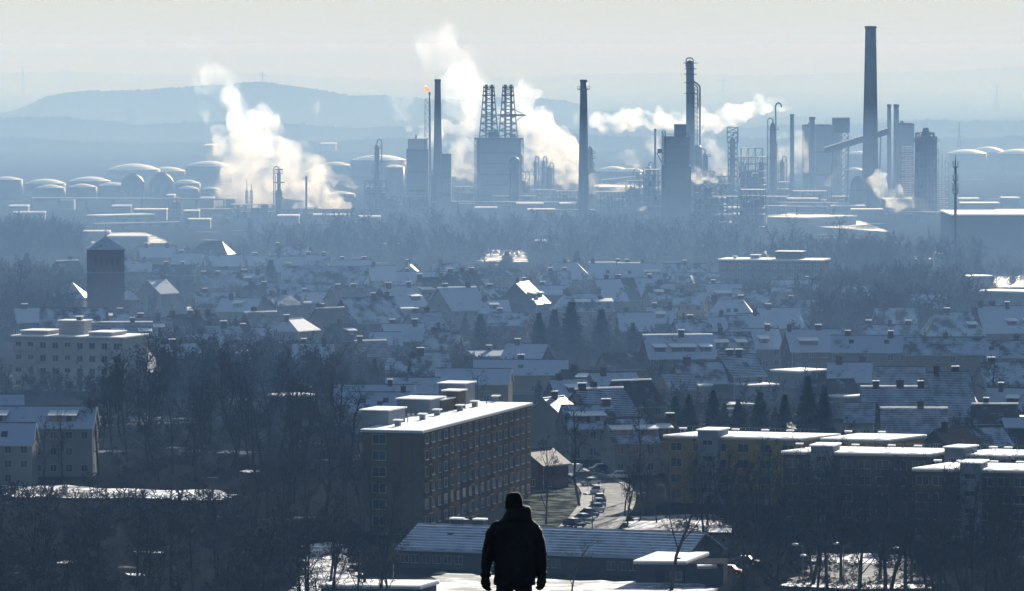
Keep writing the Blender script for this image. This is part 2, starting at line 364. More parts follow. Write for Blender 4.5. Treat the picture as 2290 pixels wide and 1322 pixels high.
def block(label, x0, x1, yt, yb, depth=14, m='concrete', name='refinery_building', cat='building', lid=True, extra=None, group=None, snow=False):
    b = ah((x0 + x1) / 2, yb, 0); s = ppm(b.y); top = ad(x0, yt, b.y).z; W = (x1 - x0) / s
    t = thing(name, b, label, cat, group)
    MB().box(b.x - W / 2, b.x + W / 2, b.y, b.y + depth, -.2, top).build('walls', m, t)
    mb = MB(); z = top
    for (a0, a1, b0, b1) in ((-.5, .5, 0, .03), (-.5, .5, .97, 1), (-.5, -.47, .03, .97), (.47, .5, .03, .97)):
        mb.box(b.x + W * a0 * 1.01, b.x + W * a1 * 1.01, b.y - .05 + depth * b0, b.y + depth * b1, z, z + .9)
    mb.build('parapet', m if not lid else 'steel_dark', t)
    if snow: MB().box(b.x - W * .45, b.x + W * .45, b.y + depth * .05, b.y + depth * .95, z, z + .35).build('roof_snow', 'snow', t)
    for k in range(max(1, int(W / 9))):
        x = b.x - W * .35 + k * 8; MB().box(x, x + 2, b.y + 3, b.y + 5, z, z + 2.2).build('roof_vent', 'steel', t)
    for k, zz in enumerate((.3, .62)):
        MB().box(b.x - W * .4, b.x + W * .4, b.y - .12, b.y + .02, top * zz, top * zz + 1.1).build('window_band', 'glass', t)
    return t
def tank(label, cx, yt, hw, yr, yb, m='tank_shell', dome=True, group='storage tanks west of the refinery', snow='snow'):
    b = ah(cx, yb, 0); s = ppm(b.y); r = hw / s; b = b + Vector((0, r, 0)); hr = ad(cx, yr, b.y).z; ht = ad(cx, yt, b.y).z
    hr = max(3, hr); ht = max(hr + 1, ht)
    t = thing('storage_tank', b, label, 'tank', group)
    MB().lathe(b, [(r, -.1), (r, hr), (r * .98, hr)], 40).build('shell', m, t, True)
    MB().lathe(b + Vector((0, 0, hr)), [(r * 1.01, .01)] + [(r * u, (ht - hr) * (1 - u * u) + .02) for u in (.97, .9, .8, .65, .5, .35, .2, .08, .01)], 40).build('snowy_roof', snow, t, True)
    mb = MB()
    for i in range(30):
        a = 2 * math.pi * i / 30; q = b + Vector((r * 1.0 * math.cos(a), r * 1.0 * math.sin(a), hr)); q2 = b + Vector((r * math.cos(a + .2095), r * math.sin(a + .2095), hr + 1.2))
        mb.tube(q, q + Vector((0, 0, 1.2)), .07, .07, 4); mb.tube(q + Vector((0, 0, 1.2)), q2, .07, .07, 4)
    mb.build('railing', 'steel_dark', t)
    mb = MB()
    for i in range(12): a = 3.6 + i * .12; mb.cbox(b + Vector(((r + .4) * math.cos(a), (r + .4) * math.sin(a), hr * i / 12)), .9, .9, .25)
    mb.build('stairway', 'steel_dark', t)
    return t
def pylon(label, cx, yt, yb, hw, arms=3, d=None, group='electricity pylons on the plain'):
    b = ah(cx, yb, 0) if d is None else ad(cx, yb, d); s = ppm(b.y); top = ad(cx, yt, b.y).z; H = top - b.z
    t = thing('electricity_pylon', b, label, 'pylon', group); w = H * .16; r = max(.16, .28 / s)
    MB().lattice((b.x, b.y), w, w * .28, b.z, b.z + H * .62, 6, r).build('legs', 'steel', t)
    MB().lattice((b.x, b.y), w * .28, .3, b.z + H * .62, b.z + H, 5, r).build('mast_head', 'steel', t)
    for k in range(arms):
        z = b.z + H * (.62 + .15 * k); L = hw / s * (1 - .22 * abs(k - (arms - 2) / 1.0)) 
        mb = MB(); mb.tube((b.x - L, b.y, z), (b.x + L, b.y, z), r, r, 4); mb.tube((b.x - L, b.y, z), (b.x, b.y, z + H * .05), r, r, 4); mb.tube((b.x + L, b.y, z), (b.x, b.y, z + H * .05), r, r, 4)
        for q in (-1, -.5, .5, 1): mb.tube((b.x + q * L, b.y, z), (b.x + q * L, b.y, z - H * .035), r * .9, r * .9, 4)
        mb.build('crossarm', 'steel', t)
    return t
M['tank_shell'] = mat('tank_shell', (.06, .065, .07), .7, .1, scale=.05)
# tanks --------------------------------------------------------------
T = [('widest flat domed tank behind the small tanks, snow roof', 295, 366, 60, 379, 408), ('domed snowy tank overlapping the widest tank, far', 371, 373, 44, 383, 406),
     ('dark shelled tank with snow rim beside the big steam cloud', 464, 360, 52, 371, 410), ('dark tank cut by the frame edge, snow on its roof', 12, 395, 36, 402, 446),
     ('snow domed tank next to the one cut by the frame edge', 98, 400, 46, 410, 440), ('snow domed tank in the middle of the tank farm', 197, 395, 48, 405, 438),
     ('smaller tank in front of two snow domed tanks', 110, 413, 34, 420, 452), ('low small tank before the middle domed tank', 183, 411, 32, 418, 450),
     ('small tank half hidden by the dark spherical tank', 250, 408, 34, 415, 446), ('pale tank between the two spheres and the steam', 415, 402, 32, 410, 440),
     ('low tank just right of the second sphere', 420, 416, 24, 422, 446), ('thin low tank below the steam cloud foot', 470, 418, 22, 423, 446),
     ('large pale tank behind the slim column, steaming rim', 846, 346, 64, 358, 412), ('flat tank between the big steam cloud and slim column', 748, 362, 38, 370, 404),
     ('low tank behind the steam foot by the bare trees', 760, 428, 34, 434, 452),
     ('twin domed tank behind the tall chimney base', 1372, 372, 42, 383, 420), ('second low domed tank right of the tall chimney', 1412, 376, 34, 384, 424),
     ('low wide tank behind the conveyor roof', 1352, 412, 44, 417, 440),
     ('long snowy dome left of the twin domes on the far right', 2165, 334, 46, 343, 380), ('highest gleaming snow dome on the far right', 2212, 328, 42, 340, 378), ('snow dome cut by the right frame edge', 2282, 333, 50, 343, 382),
     ('dim snow dome behind the broad tapered chimney', 1925, 338, 34, 345, 390), ('pale dome left of the broad tapered chimney foot', 1912, 375, 22, 381, 410)]
for a in T: tank(*a)
for lab, cx, r_ in (('dark spherical gas tank left of its twin', 297, 27), ('dark spherical gas tank right of its twin', 362, 28)):
    b = ah(cx, 446, 0); s = ppm(b.y); rr = r_ / s; t = thing('gas_sphere', b, lab, 'gas tank', 'spherical gas tanks')
    c = b + Vector((0, 0, rr + .8)); k = 14
    MB().lathe(c, [(rr * math.cos(a), rr * math.sin(a)) for a in [(-1.5 + 3.0 * i / k) for i in range(k + 1)]], 28).build('sphere', 'steel_dark', t, True)
    for i in range(8):
        a = i * math.pi / 4; q = b + Vector((rr * .95 * math.cos(a), rr * .95 * math.sin(a), 0)); MB().tube(q, q + Vector((0, 0, rr)), .5, .5, 8).build('leg', 'steel', t)
    MB().lathe(c, [(rr + 1.2, rr * .25), (rr + 1.2, rr * .25 + .4), (rr * .99, rr * .25 + .4)], 28).build('walkway', 'steel_dark', t)
    MB().lathe(c + Vector((0, 0, rr)), [(2.5, -.4), (2.5, .4), (2.2, .5)], 12).build('top_platform', 'steel', t)
# left columns ---------------------------------------------------------
t = column('slim dark stack with wide working platforms before the big steam cloud', 624, 372, 486, 15, plats=2, head=True, m='steel_dark', taper=.55, seed=3)
b = wloc(t)
for z, w_ in ((23.3, 2.1), (17.0, 2.9), (9.5, 2.2)):
    mb = MB().lathe(b + Vector((0, 0, z)), [(1.2, -.3), (w_, 0), (w_, .35), (1.2, .4)], 16); mb.build('gallery', 'steel_dark', t)
stack('thin plain stack right of the dark platform stack', 685, 395, 486, 4.5, 5, 'steel_dark', n=10)
rframe('dark low plant between the two slim stacks', 515, 610, 458, 490, 14, 6, 2, seed=4, fill=.9)
rframe('small burner frame at the foot of the thin plain stack', 668, 704, 465, 490, 8, 2, 2, seed=5, fill=.9)
for k, (x, yt) in enumerate(((552, 400), (562, 412))):
    b = ah(x, 470, 0); t = thing('lightning_mast', b, ['taller hair-thin mast in the steam left of the platform stack', 'shorter hair-thin mast in the steam left of the platform stack'][k], 'mast')
    MB().tube(b, (b.x, b.y, ad(x, yt, b.y).z), .35, .15, 6).build('pole', 'steel', t); MB().lattice((b.x, b.y), 1.6, 1.2, 0, 10, 3, .15).build('footing', 'steel', t)
rframe('small square lattice tower rising from the plain by the tank farm', 383, 405, 444, 486, 9, 2, 5, seed=9, fill=.7)
# slim column + massive base
column('slim tall column with round head above a stepped dark base', 843, 312, 470, 14, plats=6, taper=.75, seed=6, m='steel')
rframe('stepped dark plant around the foot of the slim tall column', 815, 862, 405, 474, 16, 4, 5, seed=7, fill=.95)
rframe('lower dark wing of pipes right of the stepped plant', 862, 900, 440, 474, 14, 3, 2, seed=8, fill=.9)
b_ = tank('silver rounded silo beside the tall windowless tower', 882, 371, 22, 373, 446, 'steel', group='refinery silos')
block('tall windowless tower with a paler top storey', 909, 958, 338, 468, 18, 'steel')
block('paler top storey of the windowless tower', 912, 957, 310, 460, 12, 'steel_light', name='refinery_building') if 0 else None
b = ah(934, 468, 0); t = thing('tower_head', Vector((b.x, b.y + 2, ad(934, 338, b.y).z)), 'pale box-shaped head standing on the windowless tower', 'building')
s = ppm(b.y); z0 = ad(934, 338, b.y).z + .95; z1 = ad(934, 310, b.y).z; MB().box(b.x - 22 / s, b.x + 22 / s, b.y + 1.5, b.y + 15, z0 - .9, z1).build('walls', 'steel_light', t)
MB().tube((b.x - 4 / s, b.y + 6, z1), (b.x - 4 / s, b.y + 6, z1 + 2), .5, .3, 8).build('vent', 'steel', t)
# flare
t = stack('thin flare stack with guy frame and a small orange flame', 961, 207, 480, 3.6, 4.6, 'steel_light', name='flare_stack', cat='flare stack', n=12)
b = wloc(t); MB().lattice((b.x - 1.0, b.y), 3.6, 2.6, 0, ad(961, 222, b.y).z, 16, .09).build('guy_frame', 'steel', t)
z = ad(961, 205, b.y).z; fl = MB()
mf = bpy.data.materials.new('flame'); mf.use_nodes = True; e = mf.node_tree.nodes['Principled BSDF']; e.inputs['Emission Color'].default_value = (1, .28, .1, 1); e.inputs['Emission Strength'].default_value = .8; e.inputs['Base Color'].default_value = (.3, .1, .05, 1)
fp = [(0, 0, .35), (-.6, .6, .7), (-1.3, 1.3, 1.0), (-2.1, 2.2, .75), (-2.3, 3.0, .25)]
for (xa, za, ra), (xb, zb, rb) in zip(fp, fp[1:]): fl.tube((b.x + xa, b.y, z + za), (b.x + xb, b.y, z + zb), ra, rb, 9)
o = fl.build('flame', mf, t)
stack('tapered pale edged chimney beside the flare stack', 979, 178, 478, 13, 23, 'concrete')
block('narrow dark tower block in front of the tapered chimney', 974, 1009, 349, 478, 14, 'steel')
column('slim riser tower at the left edge of the tapered chimney', 966, 380, 478, 5, 5, seed=33)
rframe('low conveyor and hopper right of the narrow dark tower block', 1016, 1062, 418, 452, 10, 4, 3, seed=10, fill=.7)
# twin lattice towers on boiler house ------------------------------------
def twin():
    b = ah(1116, 462, 0); s = ppm(b.y); Y = b.y
    t = thing('boiler_house', b, 'massive boiler house crowned by two lattice flue towers', 'power station')
    z = lambda y: ad(1116, y, Y).z; X = lambda x: ad(x, 400, Y).x
    MB().box(X(1066), X(1166), Y, Y + 30, 0, z(312)).build('walls', 'steel', t)
    MB().box(X(1061), X(1171), Y - 2, Y + 32, z(312), z(308)).build('deck', 'steel_dark', t)
    MB().box(X(1092), X(1114), Y + 2, Y + 12, z(308), z(294)).build('lift_house', 'steel_dark', t)
    MB().box(X(1140), X(1153), Y + 4, Y + 12, z(308), z(300)).build('lift_house', 'steel_dark', t)
    mb = MB()
    for k in range(34):
        x = X(1061) + (X(1171) - X(1061)) * k / 33; mb.tube((x, Y - 2, z(308)), (x, Y - 2, z(308) + 1.3), .1, .1, 4)
    mb.tube((X(1061), Y - 2, z(308) + 1.3), (X(1171), Y - 2, z(308) + 1.3), .1, .1, 4); mb.build('railing', 'steel_dark', t)
    for xs_ in ((1062, 1071), (1162, 1170)):
        c = ((X(xs_[0]) + X(xs_[1])) / 2, Y - 3); MB().lattice(c, (xs_[1] - xs_[0]) / s, (xs_[1] - xs_[0]) / s, 0, z(312), 11, .2).build('stair_tower', 'steel_dark', t)
    for k in range(5):
        zz = z(312) * (.15 + .16 * k); MB().box(X(1075), X(1158), Y - .2, Y - .02, zz, zz + .7).build('wall_rib', 'steel_dark', t)
    for cx, lab in ((1093, 'a'), (1136, 'b')):
        m = MB(); m.lattice((X(cx), Y + 10), 42 / s, 25 / s, z(308), z(214), 6, .3); m.lattice((X(cx), Y + 10), 25 / s, 24 / s, z(214), z(195), 2, .26)
        lt = m.build('lattice_tower', 'steel_dark', t)
        for dx in (-6, 7):
            MB().tube((X(cx + dx), Y + 10, z(308)), (X(cx + dx), Y + 10, z(196)), 2.7 / s, 2.5 / s, 14).build('flue', 'steel', lt)
            MB().lathe((X(cx + dx), Y + 10, z(199)), [(2.6 / s, 0), (5 / s, .3), (5 / s, 1.2), (3 / s, 1.3), (3 / s, 2.2)], 14).build('flue_head', 'steel_dark', lt)
        MB().box(X(cx - 15), X(cx + 15), Y + 10 - 15 / s, Y + 10 + 15 / s, z(214), z(212)).build('platform', 'steel_dark', lt)
        MB().box(X(cx - 13), X(cx + 13), Y + 10 - 13 / s, Y + 10 + 13 / s, z(202), z(201)).build('platform', 'steel_dark', lt)
        MB().box(X(cx - 17), X(cx + 17), Y + 10 - 17 / s, Y + 10 + 17 / s, z(258), z(256)).build('platform', 'steel_dark', lt)
        m = MB()
        for q in (-12, -2, 2, 12):
            m.tube((X(cx + q), Y + 8, z(201)), (X(cx + q), Y + 8, z(191)), .12, .12, 4)
        m.tube((X(cx - 12), Y + 8, z(191)), (X(cx - 2), Y + 8, z(191)), .12, .12, 4); m.tube((X(cx + 2), Y + 8, z(191)), (X(cx + 12), Y + 8, z(191)), .12, .12, 4)
        m.build('handrail', 'steel_dark', lt)
    m = MB(); m.tube((X(1112), Y + 10, z(259)), (X(1177), Y + 10, z(259)), .3, .3, 6); m.tube((X(1112), Y + 10, z(256)), (X(1170), Y + 10, z(257)), .2, .2, 6)
    m.tube((X(1150), Y + 10, z(246)), (X(1177), Y + 10, z(259)), .18, .18, 5); m.tube((X(1152), Y + 10, z(272)), (X(1172), Y + 10, z(259)), .18, .18, 5); m.tube((X(1105), Y + 10, z(272)), (X(1125), Y + 10, z(259)), .18, .18, 5)
    for k in range(9): m.tube((X(1112 + k * 7), Y + 10, z(259)), (X(1115 + k * 7), Y + 10, z(256)), .12, .12, 4)
    m.build('crane_arm', 'steel_dark', t)
twin()
column('fat dark column in front of the boiler house', 1150, 341, 472, 25, 7, seed=11, m='steel_dark')
rframe('piping bay right of the boiler house', 1166, 1184, 385, 460, 12, 2, 5, seed=12, fill=.7)
column('first of the three slim columns right of the boiler house, hooked top', 1197, 349, 446, 7, 5, seed=13)
column('middle one of the three slim columns right of the boiler house', 1215, 350, 446, 7.5, 6, seed=14)
column('third, stouter slim column right of the boiler house', 1229, 364, 446, 11, 5, seed=15)
rframe('pipe bridge plant below the three slim columns', 1180, 1245, 425, 452, 10, 6, 2, seed=16, fill=.6)
# lone dark chimney
stack('dark straight chimney with a ring platform near its top', 1305, 179, 500, 15, 26, 'steel_dark', ring=[201])
column('column standing close behind the dark ring platform chimney', 1320, 327, 480, 12, 8, seed=17, head=False)
# conveyor
def conveyor(label, x0, y0, x1, y1, d, th, legs=3):
    a = ad(x0, y0, d); c = ad(x1, y1, d); t = thing('conveyor_bridge', Vector((a.x, a.y, 0)), label, 'conveyor')
    h = th / ppm(d); u = (c - a); n_ = Vector((-u.z, 0, u.x)).normalized() * h / 2
    MB().add([a - n_, c - n_, c + n_, a + n_] + [p + Vector((0, 4, 0)) for p in (a - n_, c - n_, c + n_, a + n_)], [(0, 1, 2, 3), (7, 6, 5, 4), (0, 4, 5, 1), (1, 5, 6, 2), (2, 6, 7, 3), (3, 7, 4, 0)]).build('gallery', 'steel', t)
    for k in range(legs):
        p = a.lerp(c, (k + .5) / legs); MB().tube((p.x - 1, p.y + 1, 0), (p.x, p.y + 2, p.z - h / 2), .4, .3, 6).build('leg', 'steel', t)
    MB().add([p + n_ * 1.05 + Vector((0, dy, dz)) for p in (a, c) for dy in (0, 4) for dz in (0, .4)], [(0, 2, 6, 4), (1, 5, 7, 3), (0, 4, 5, 1), (2, 3, 7, 6), (0, 1, 3, 2), (4, 6, 7, 5)]).build('snow_cover', 'snow', t)
conveyor('long gently sloping covered conveyor right of the ring platform chimney', 1345, 408, 1430, 399, 3250, 9)
column('short stout column with railed head, left of its taller neighbour', 1428, 378, 450, 15, 3, seed=18)
column('taller dark column among pipework left of the great block', 1450, 363, 460, 14, 6, seed=19)
rframe('dense dark pipework between the short column and the great block', 1440, 1484, 380, 490, 16, 4, 8, seed=20, fill=.8)
# great block + rack
def great():
    b = ah(1513, 516, 0); Y = b.y; s = ppm(Y); z = lambda y: ad(1513, y, Y).z; X = lambda x: ad(x, 400, Y).x
    t = thing('reactor_house', b, 'great pale slab-sided tower block with smaller box on top', 'building')
    MB().box(X(1486), X(1542), Y, Y + 20, 0, z(306)).build('walls', 'concrete', t)
    MB().box(X(1481), X(1546), Y + 4, Y + 19, 0, z(372)).build('lower_walls', 'steel', t)
    MB().box(X(1509), X(1535), Y + 3, Y + 14, z(306), z(279)).build('top_house', 'steel', t)
    MB().box(X(1508), X(1536), Y + 2.6, Y + 14.4, z(279), z(278)).build('top_cap', 'steel_light', t)
    m = MB()
    for k in range(20): x = X(1487) + (X(1542) - X(1487)) * k / 19; m.tube((x, Y, z(306)), (x, Y, z(306) + 1.3), .1, .1, 4)
    m.tube((X(1487), Y, z(306) + 1.3), (X(1542), Y, z(306) + 1.3), .1, .1, 4); m.build('railing', 'steel_dark', t)
    MB().lattice((X(1484), Y - 1), 7 / s, 7 / s, z(420), z(293), 8, .2).build('stair_tower', 'steel_dark', t)
    MB().box(X(1469), X(1487), Y - 3, Y + 3, z(343), z(341)).build('balcony', 'steel_dark', t)
    for k in (1473, 1478): MB().tube((X(k), Y, z(341)), (X(k), Y, z(333)), .6, .6, 8).build('roof_pot', 'steel_dark', t)
    for k in range(4): MB().box(X(1490), X(1538), Y - .15, Y - .02, z(330 + k * 34), z(330 + k * 34) + .5).build('wall_rib', 'steel', t)
    MB().tube((X(1469), Y, z(343)), (X(1484), Y, z(372)), .25, .25, 5).build('brace', 'steel_dark', t)
great()
def tallcol():
    b = ah(1543, 470, 0); Y = b.y; s = ppm(Y); z = lambda y: ad(1543, y, Y).z; X = lambda x: ad(x, 400, Y).x; r = 9 / s
    t = thing('distillation_column', b, 'tallest distillation column with hooped top and long side pipe', 'column')
    MB().lathe((X(1543), Y, 0), [(r * 1.5, 0), (r * 1.5, z(340)), (r, z(330)), (r, z(150)), (r * .8, z(137)), (r * .3, z(135))], 20).build('vessel', 'steel', t, True)
    m = MB(); m.path([(X(1534), Y, z(150)), (X(1534), Y, z(134)), (X(1537), Y, z(130)), (X(1546), Y, z(130)), (X(1550), Y, z(134)), (X(1550), Y, z(160))], .3, 8); m.build('top_hoop', 'steel_dark', t)
    for y, e in ((142, 1), (155, .4), (167, .5), (186, .6), (210, .5)):
        MB().lathe((X(1544), Y, z(y)), [(r * 1.0, 0), (r + e + .8, .1), (r + e + .8, .4), (r * 1.0, .4)], 16).build('platform', 'steel_dark', t)
    m = MB(); m.path([(X(1551), Y, z(182)), (X(1556), Y, z(186)), (X(1563), Y, z(191)), (X(1565), Y, z(196)), (X(1565), Y, z(325))], .45, 8); m.path([(X(1551), Y, z(188)), (X(1560), Y, z(195)), (X(1561), Y, z(240))], .3, 8); m.build('side_pipe', 'steel', t)
    m = MB()
    for k in range(12): m.tube((X(1552), Y, z(200 + k * 10)), (X(1565), Y, z(204 + k * 10)), .16, .16, 4)
    m.lattice((X(1556), Y - 1.0), 7 / s, 7 / s, z(330), z(195), 12, .12); m.build('pipe_support', 'steel_dark', t)
    MB().lathe((X(1560), Y + 4, 0), [(11 / s, 0), (11 / s, z(332)), (6 / s, z(325))], 18).build('side_vessel', 'steel', t, True)
tallcol()
stack('slender stack half lost in steam left of the great block', 1465, 289, 470, 5, 6, 'steel', n=12)
column('rounded column right of the great block', 1577, 332, 474, 13, 4, seed=21)
rframe('low dark plant under the middle steam puff', 1555, 1625, 415, 516, 18, 6, 7, seed=22, fill=.85)
rframe('small tank rack above the low dark plant', 1600, 1626, 378, 440, 10, 2, 4, seed=23, fill=.7)
column('caged column with platform collar and pipe rack head', 1638, 296, 470, 13, 3, seed=24)
b = ah(1638, 470, 0); z1, z2 = ad(1638, 310, b.y).z, ad(1638, 285, b.y).z
t = thing('column_cage', Vector((b.x, b.y, 0)), 'square steel cage standing around the collared column', 'steel structure'); MB().lattice((b.x, b.y), 24 / ppm(b.y), 24 / ppm(b.y), z1 - 2, z2, 3, .16).build('girders', 'steel_dark', t)
MB().lattice((b.x, b.y), 20 / ppm(b.y), 20 / ppm(b.y), 0, z1 - 2, 12, .16).build('posts', 'steel_dark', t)
rframe('broad dark plant with gantry crane on its roof', 1652, 1715, 352, 478, 22, 6, 8, seed=25, fill=.9)
rframe('open gantry standing on the broad dark plant', 1658, 1706, 332, 476, 10, 3, 3, seed=26, fill=.1)
rframe('near dense column bank, dark and box shaped', 1658, 1712, 425, 522, 16, 5, 7, seed=27, fill=.95)
rframe('thin pipe trestle before the low dark plant', 1595, 1650, 440, 520, 10, 5, 4, seed=28, fill=.3)
column('broad shouldered column with curved overhead arch', 1728, 264, 472, 15, 5, seed=29, taper=.95)
b = ah(1740, 472, 0); zz = lambda y: ad(1740, y, b.y).z; XX = lambda x: ad(x, 400, b.y).x
t = thing('arched_pipe', b, 'thin arched pipe curving over beside the shouldered column', 'pipe')
MB().path([(XX(1735), b.y + 2, zz(262)), (XX(1734), b.y + 2, zz(240)), (XX(1736), b.y + 2, zz(233)), (XX(1741), b.y + 2, zz(230)), (XX(1746), b.y + 2, zz(233)), (XX(1748), b.y + 2, zz(240))], .35, 8).build('arch', 'steel', t)
MB().tube((XX(1735), b.y + 2, 0), (XX(1735), b.y + 2, zz(262)), .35, .35, 8).build('riser_pipe', 'steel', t)
column('small column between the arch and the plain tall stack', 1749, 349, 455, 11, 1, seed=30)
stack('plain tall stack releasing the long level steam trail', 1771, 256, 450, 9, 10, 'steel_dark', n=16)
# silo building
block('long silo building left of the boxy lift tower', 1798, 1862, 283, 440, 24, 'concrete')
stack('round headed pot chimney rising over the silo building', 1816, 262, 452, 13, 15, 'steel', n=14)
def lift():
    b = ah(1881, 446, 0); Y = b.y; s = ppm(Y); z = lambda y: ad(1881, y, Y).z; X = lambda x: ad(x, 400, Y).x
    t = thing('lift_tower', b, 'boxy lift tower head carried on open steel legs', 'tower')
    MB().box(X(1863), X(1900), Y, Y + 12, z(297), z(264)).build('head_house', 'steel_dark', t); MB().box(X(1862), X(1901), Y - .3, Y + 12.3, z(264), z(262.6)).build('roof', 'steel_light', t)
    MB().box(X(1862), X(1880), Y + 1, Y + 12, 0, z(297)).build('shaft', 'concrete', t)
    MB().lattice((X(1890), Y + 5), 15 / s, 15 / s, 0, z(297), 12, .2).build('open_legs', 'steel_dark', t)
lift()
conveyor('steep covered conveyor passing behind the broad tapered chimney', 1845, 338, 1988, 294, 2870, 13, 4)
stack('tallest broad tapered concrete chimney on the right', 1946, 59, 478, 24, 40, 'concrete', n=36)
def churn():
    b = ah(1918, 480, 0); s = ppm(b.y); t = thing('cooling_drum', b, 'domed drum building at the foot of the broad tapered chimney', 'building'); r = 19 / s
    MB().lathe(b, [(r, 0), (r, 12), (r * .9, 15), (r * .6, 18), (r * .2, 19.4)], 24).build('drum', 'steel', t, True); MB().lathe(b + Vector((0, 0, 12)), [(r + .4, 0), (r + .4, .5), (r, .5)], 24).build('ledge', 'steel_dark', t)
churn()
stack('left thinner one of the paired straight stacks', 1988, 234, 446, 9, 10, 'steel', n=16)
stack('right one of the paired straight stacks', 2004, 234, 446, 12, 13, 'steel', n=16)
block('wide flat topped hall right of the paired stacks', 2008, 2044, 280, 450, 22, 'concrete')
column('thick dark reactor column wrapped in scaffolding', 2070, 302, 490, 46, 6, seed=31, m='steel_dark', head=False)
b = ah(2068, 490, 0); s = ppm(b.y); z = lambda y: ad(2068, y, b.y).z; X = lambda x: ad(x, 400, b.y).x
t = thing('roof_frame', Vector((b.x, b.y, 0)), 'open frame crown on top of the thick reactor column', 'steel structure')
MB().lattice((X(2068), b.y), 42 / s, 38 / s, z(318), z(297), 1, .3).build('girders', 'steel_dark', t); MB().lathe((X(2070), b.y, z(320)), [(12 / s, 0), (12 / s, 3), (7 / s, 6.5), (6 / s, 7.4)], 14).build('dome', 'steel_dark', t)
for k in range(3): MB().tube((X(2055 + k * 12), b.y, z(320)), (X(2055 + k * 12), b.y, z(298 - k % 2 * 4)), .5, .4, 8).build('vent', 'steel', t)
def scaffold(label, x0, x1, yt, yb, n, d):
    b = ah((x0 + x1) / 2, yb, 0); Y = b.y; t = thing('scaffold_tower', b, label, 'scaffold', 'scaffolds at the reactor column'); z = lambda y: ad(x0, y, Y).z; X = lambda x: ad(x, 400, Y).x
    p = MB(); m = 4
    for i in range(m + 1):
        for yy in (Y, Y + d): p.tube((X(x0 + (x1 - x0) * i / m), yy, 0), (X(x0 + (x1 - x0) * i / m), yy, z(yt + (0 if i < 2 else 8 * i))), .09, .09, 4)
    p.build('poles', 'steel_dark', t)
    q = MB(); rd = random.Random(n)
    for k in range(n):
        zz = z(yt) * (k + 1) / (n + 1); a = 0 if rd.random() < .7 else 1
        q.box(X(x0 + (x1 - x0) * a / m), X(x1 - (x1 - x0) * (0 if rd.random() < .6 else 1) / m), Y, Y + d, zz, zz + .2)
    q.build('boards', 'steel_light', t)
rframe('dense service frame wrapped round the thick reactor column', 2048, 2094, 306, 495, 5, 6, 16, seed=71, fill=0, r=.3)
scaffold('scaffold right of the reactor column, ladder-like rungs', 2092, 2122, 330, 478, 30, 5)
scaffold('dimmer scaffold between the hall and the reactor column', 2016, 2048, 324, 470, 28, 5)
# pipe racks and low roofs with snow in the refinery yard
def lowroof(label, x0, x1, y, h, dep, tilt=0.0, wallm='steel', cat='shed', name='flat_roof_shed', group='snow covered low roofs in the refinery yard'):
    a = ah(x0, y, h); c = ah(x1, y + tilt, h); u = (c - a); u.z = 0; n_ = Vector((-u.y, u.x, 0)).normalized() * dep
    if n_.y < 0: n_ = -n_
    pl = [a, c, c + n_, a + n_]; mid = (a + c) / 2; t = thing(name, Vector((mid.x, mid.y, 0)), label, cat, group)
    MB().prism([(p.x, p.y) for p in pl], -.1, h).build('walls', wallm, t)
    c0 = (a + c + c + n_ + a + n_) / 4; pp = [c0 + (p - c0) * 1.02 for p in pl]
    MB().prism([(p.x, p.y) for p in pp], h, h + .6).build('snow_cover', 'snow_soft', t)
    return t
def piperack(label, x0, x1, y, h, tilt=0.0):
    a = ah(x0, y, h); c = ah(x1, y + tilt, h); t = thing('pipe_rack', Vector((a.x, a.y, 0)), label, 'pipe rack', 'pipe racks across the refinery yard'); L = (c - a).length
    m = MB(); n_ = max(2, int(L / 14)); sn = MB()
    for k in range(n_ + 1):
        p = a.lerp(c, k / n_)
        for dy in (0, 5): m.tube((p.x, p.y + dy, 0), (p.x, p.y + dy, h), .25, .25, 5)
        m.tube((p.x, p.y, h - .4), (p.x, p.y + 5, h - .4), .2, .2, 4)
    m.build('posts', 'steel_dark', t)
    for k in range(4):
        dv = Vector((0, .6 + k * 1.2, -.1)); MB().tube(a + dv, c + dv, .38, .38, 7).build('pipe', 'steel', t)
    for k in range(3): dv = Vector((0, .6 + k * 1.7, .3)); sn.add([a + dv, c + dv, c + dv + Vector((0, .8, 0)), a + dv + Vector((0, .8, 0))] + [p + Vector((0, 0, .15)) for p in (a + dv, c + dv, c + dv + Vector((0, .8, 0)), a + dv + Vector((0, .8, 0)))], [(3, 2, 1, 0), (4, 5, 6, 7), (0, 1, 5, 4), (1, 2, 6, 5), (2, 3, 7, 6), (3, 0, 4, 7)])
    sn.build('snow_cover', 'snow', t)
for a in [('longest pipe rack running right from the steam foot', 1010, 1290, 452, 6, 2), ('pipe rack low in front of the dark reactor column', 1740, 1900, 454, 6, 2), ('doubled pipe rack behind the bare poplars', 1716, 1850, 462, 6, 2),
          ('pipe rack crossing the tank farm below the spheres', 70, 500, 444, 7, 2), ('pipe rack ending under the radio mast', 1990, 2130, 474, 5, 3), ('dim pipe rack below the ring platform chimney', 1200, 1330, 470, 6, 1),
          ('short pipe rack at the boiler house foot', 1100, 1200, 440, 7, 0), ('pipe rack along the road left of the square lattice tower', 210, 400, 502, 4, -4)]: piperack(*a)
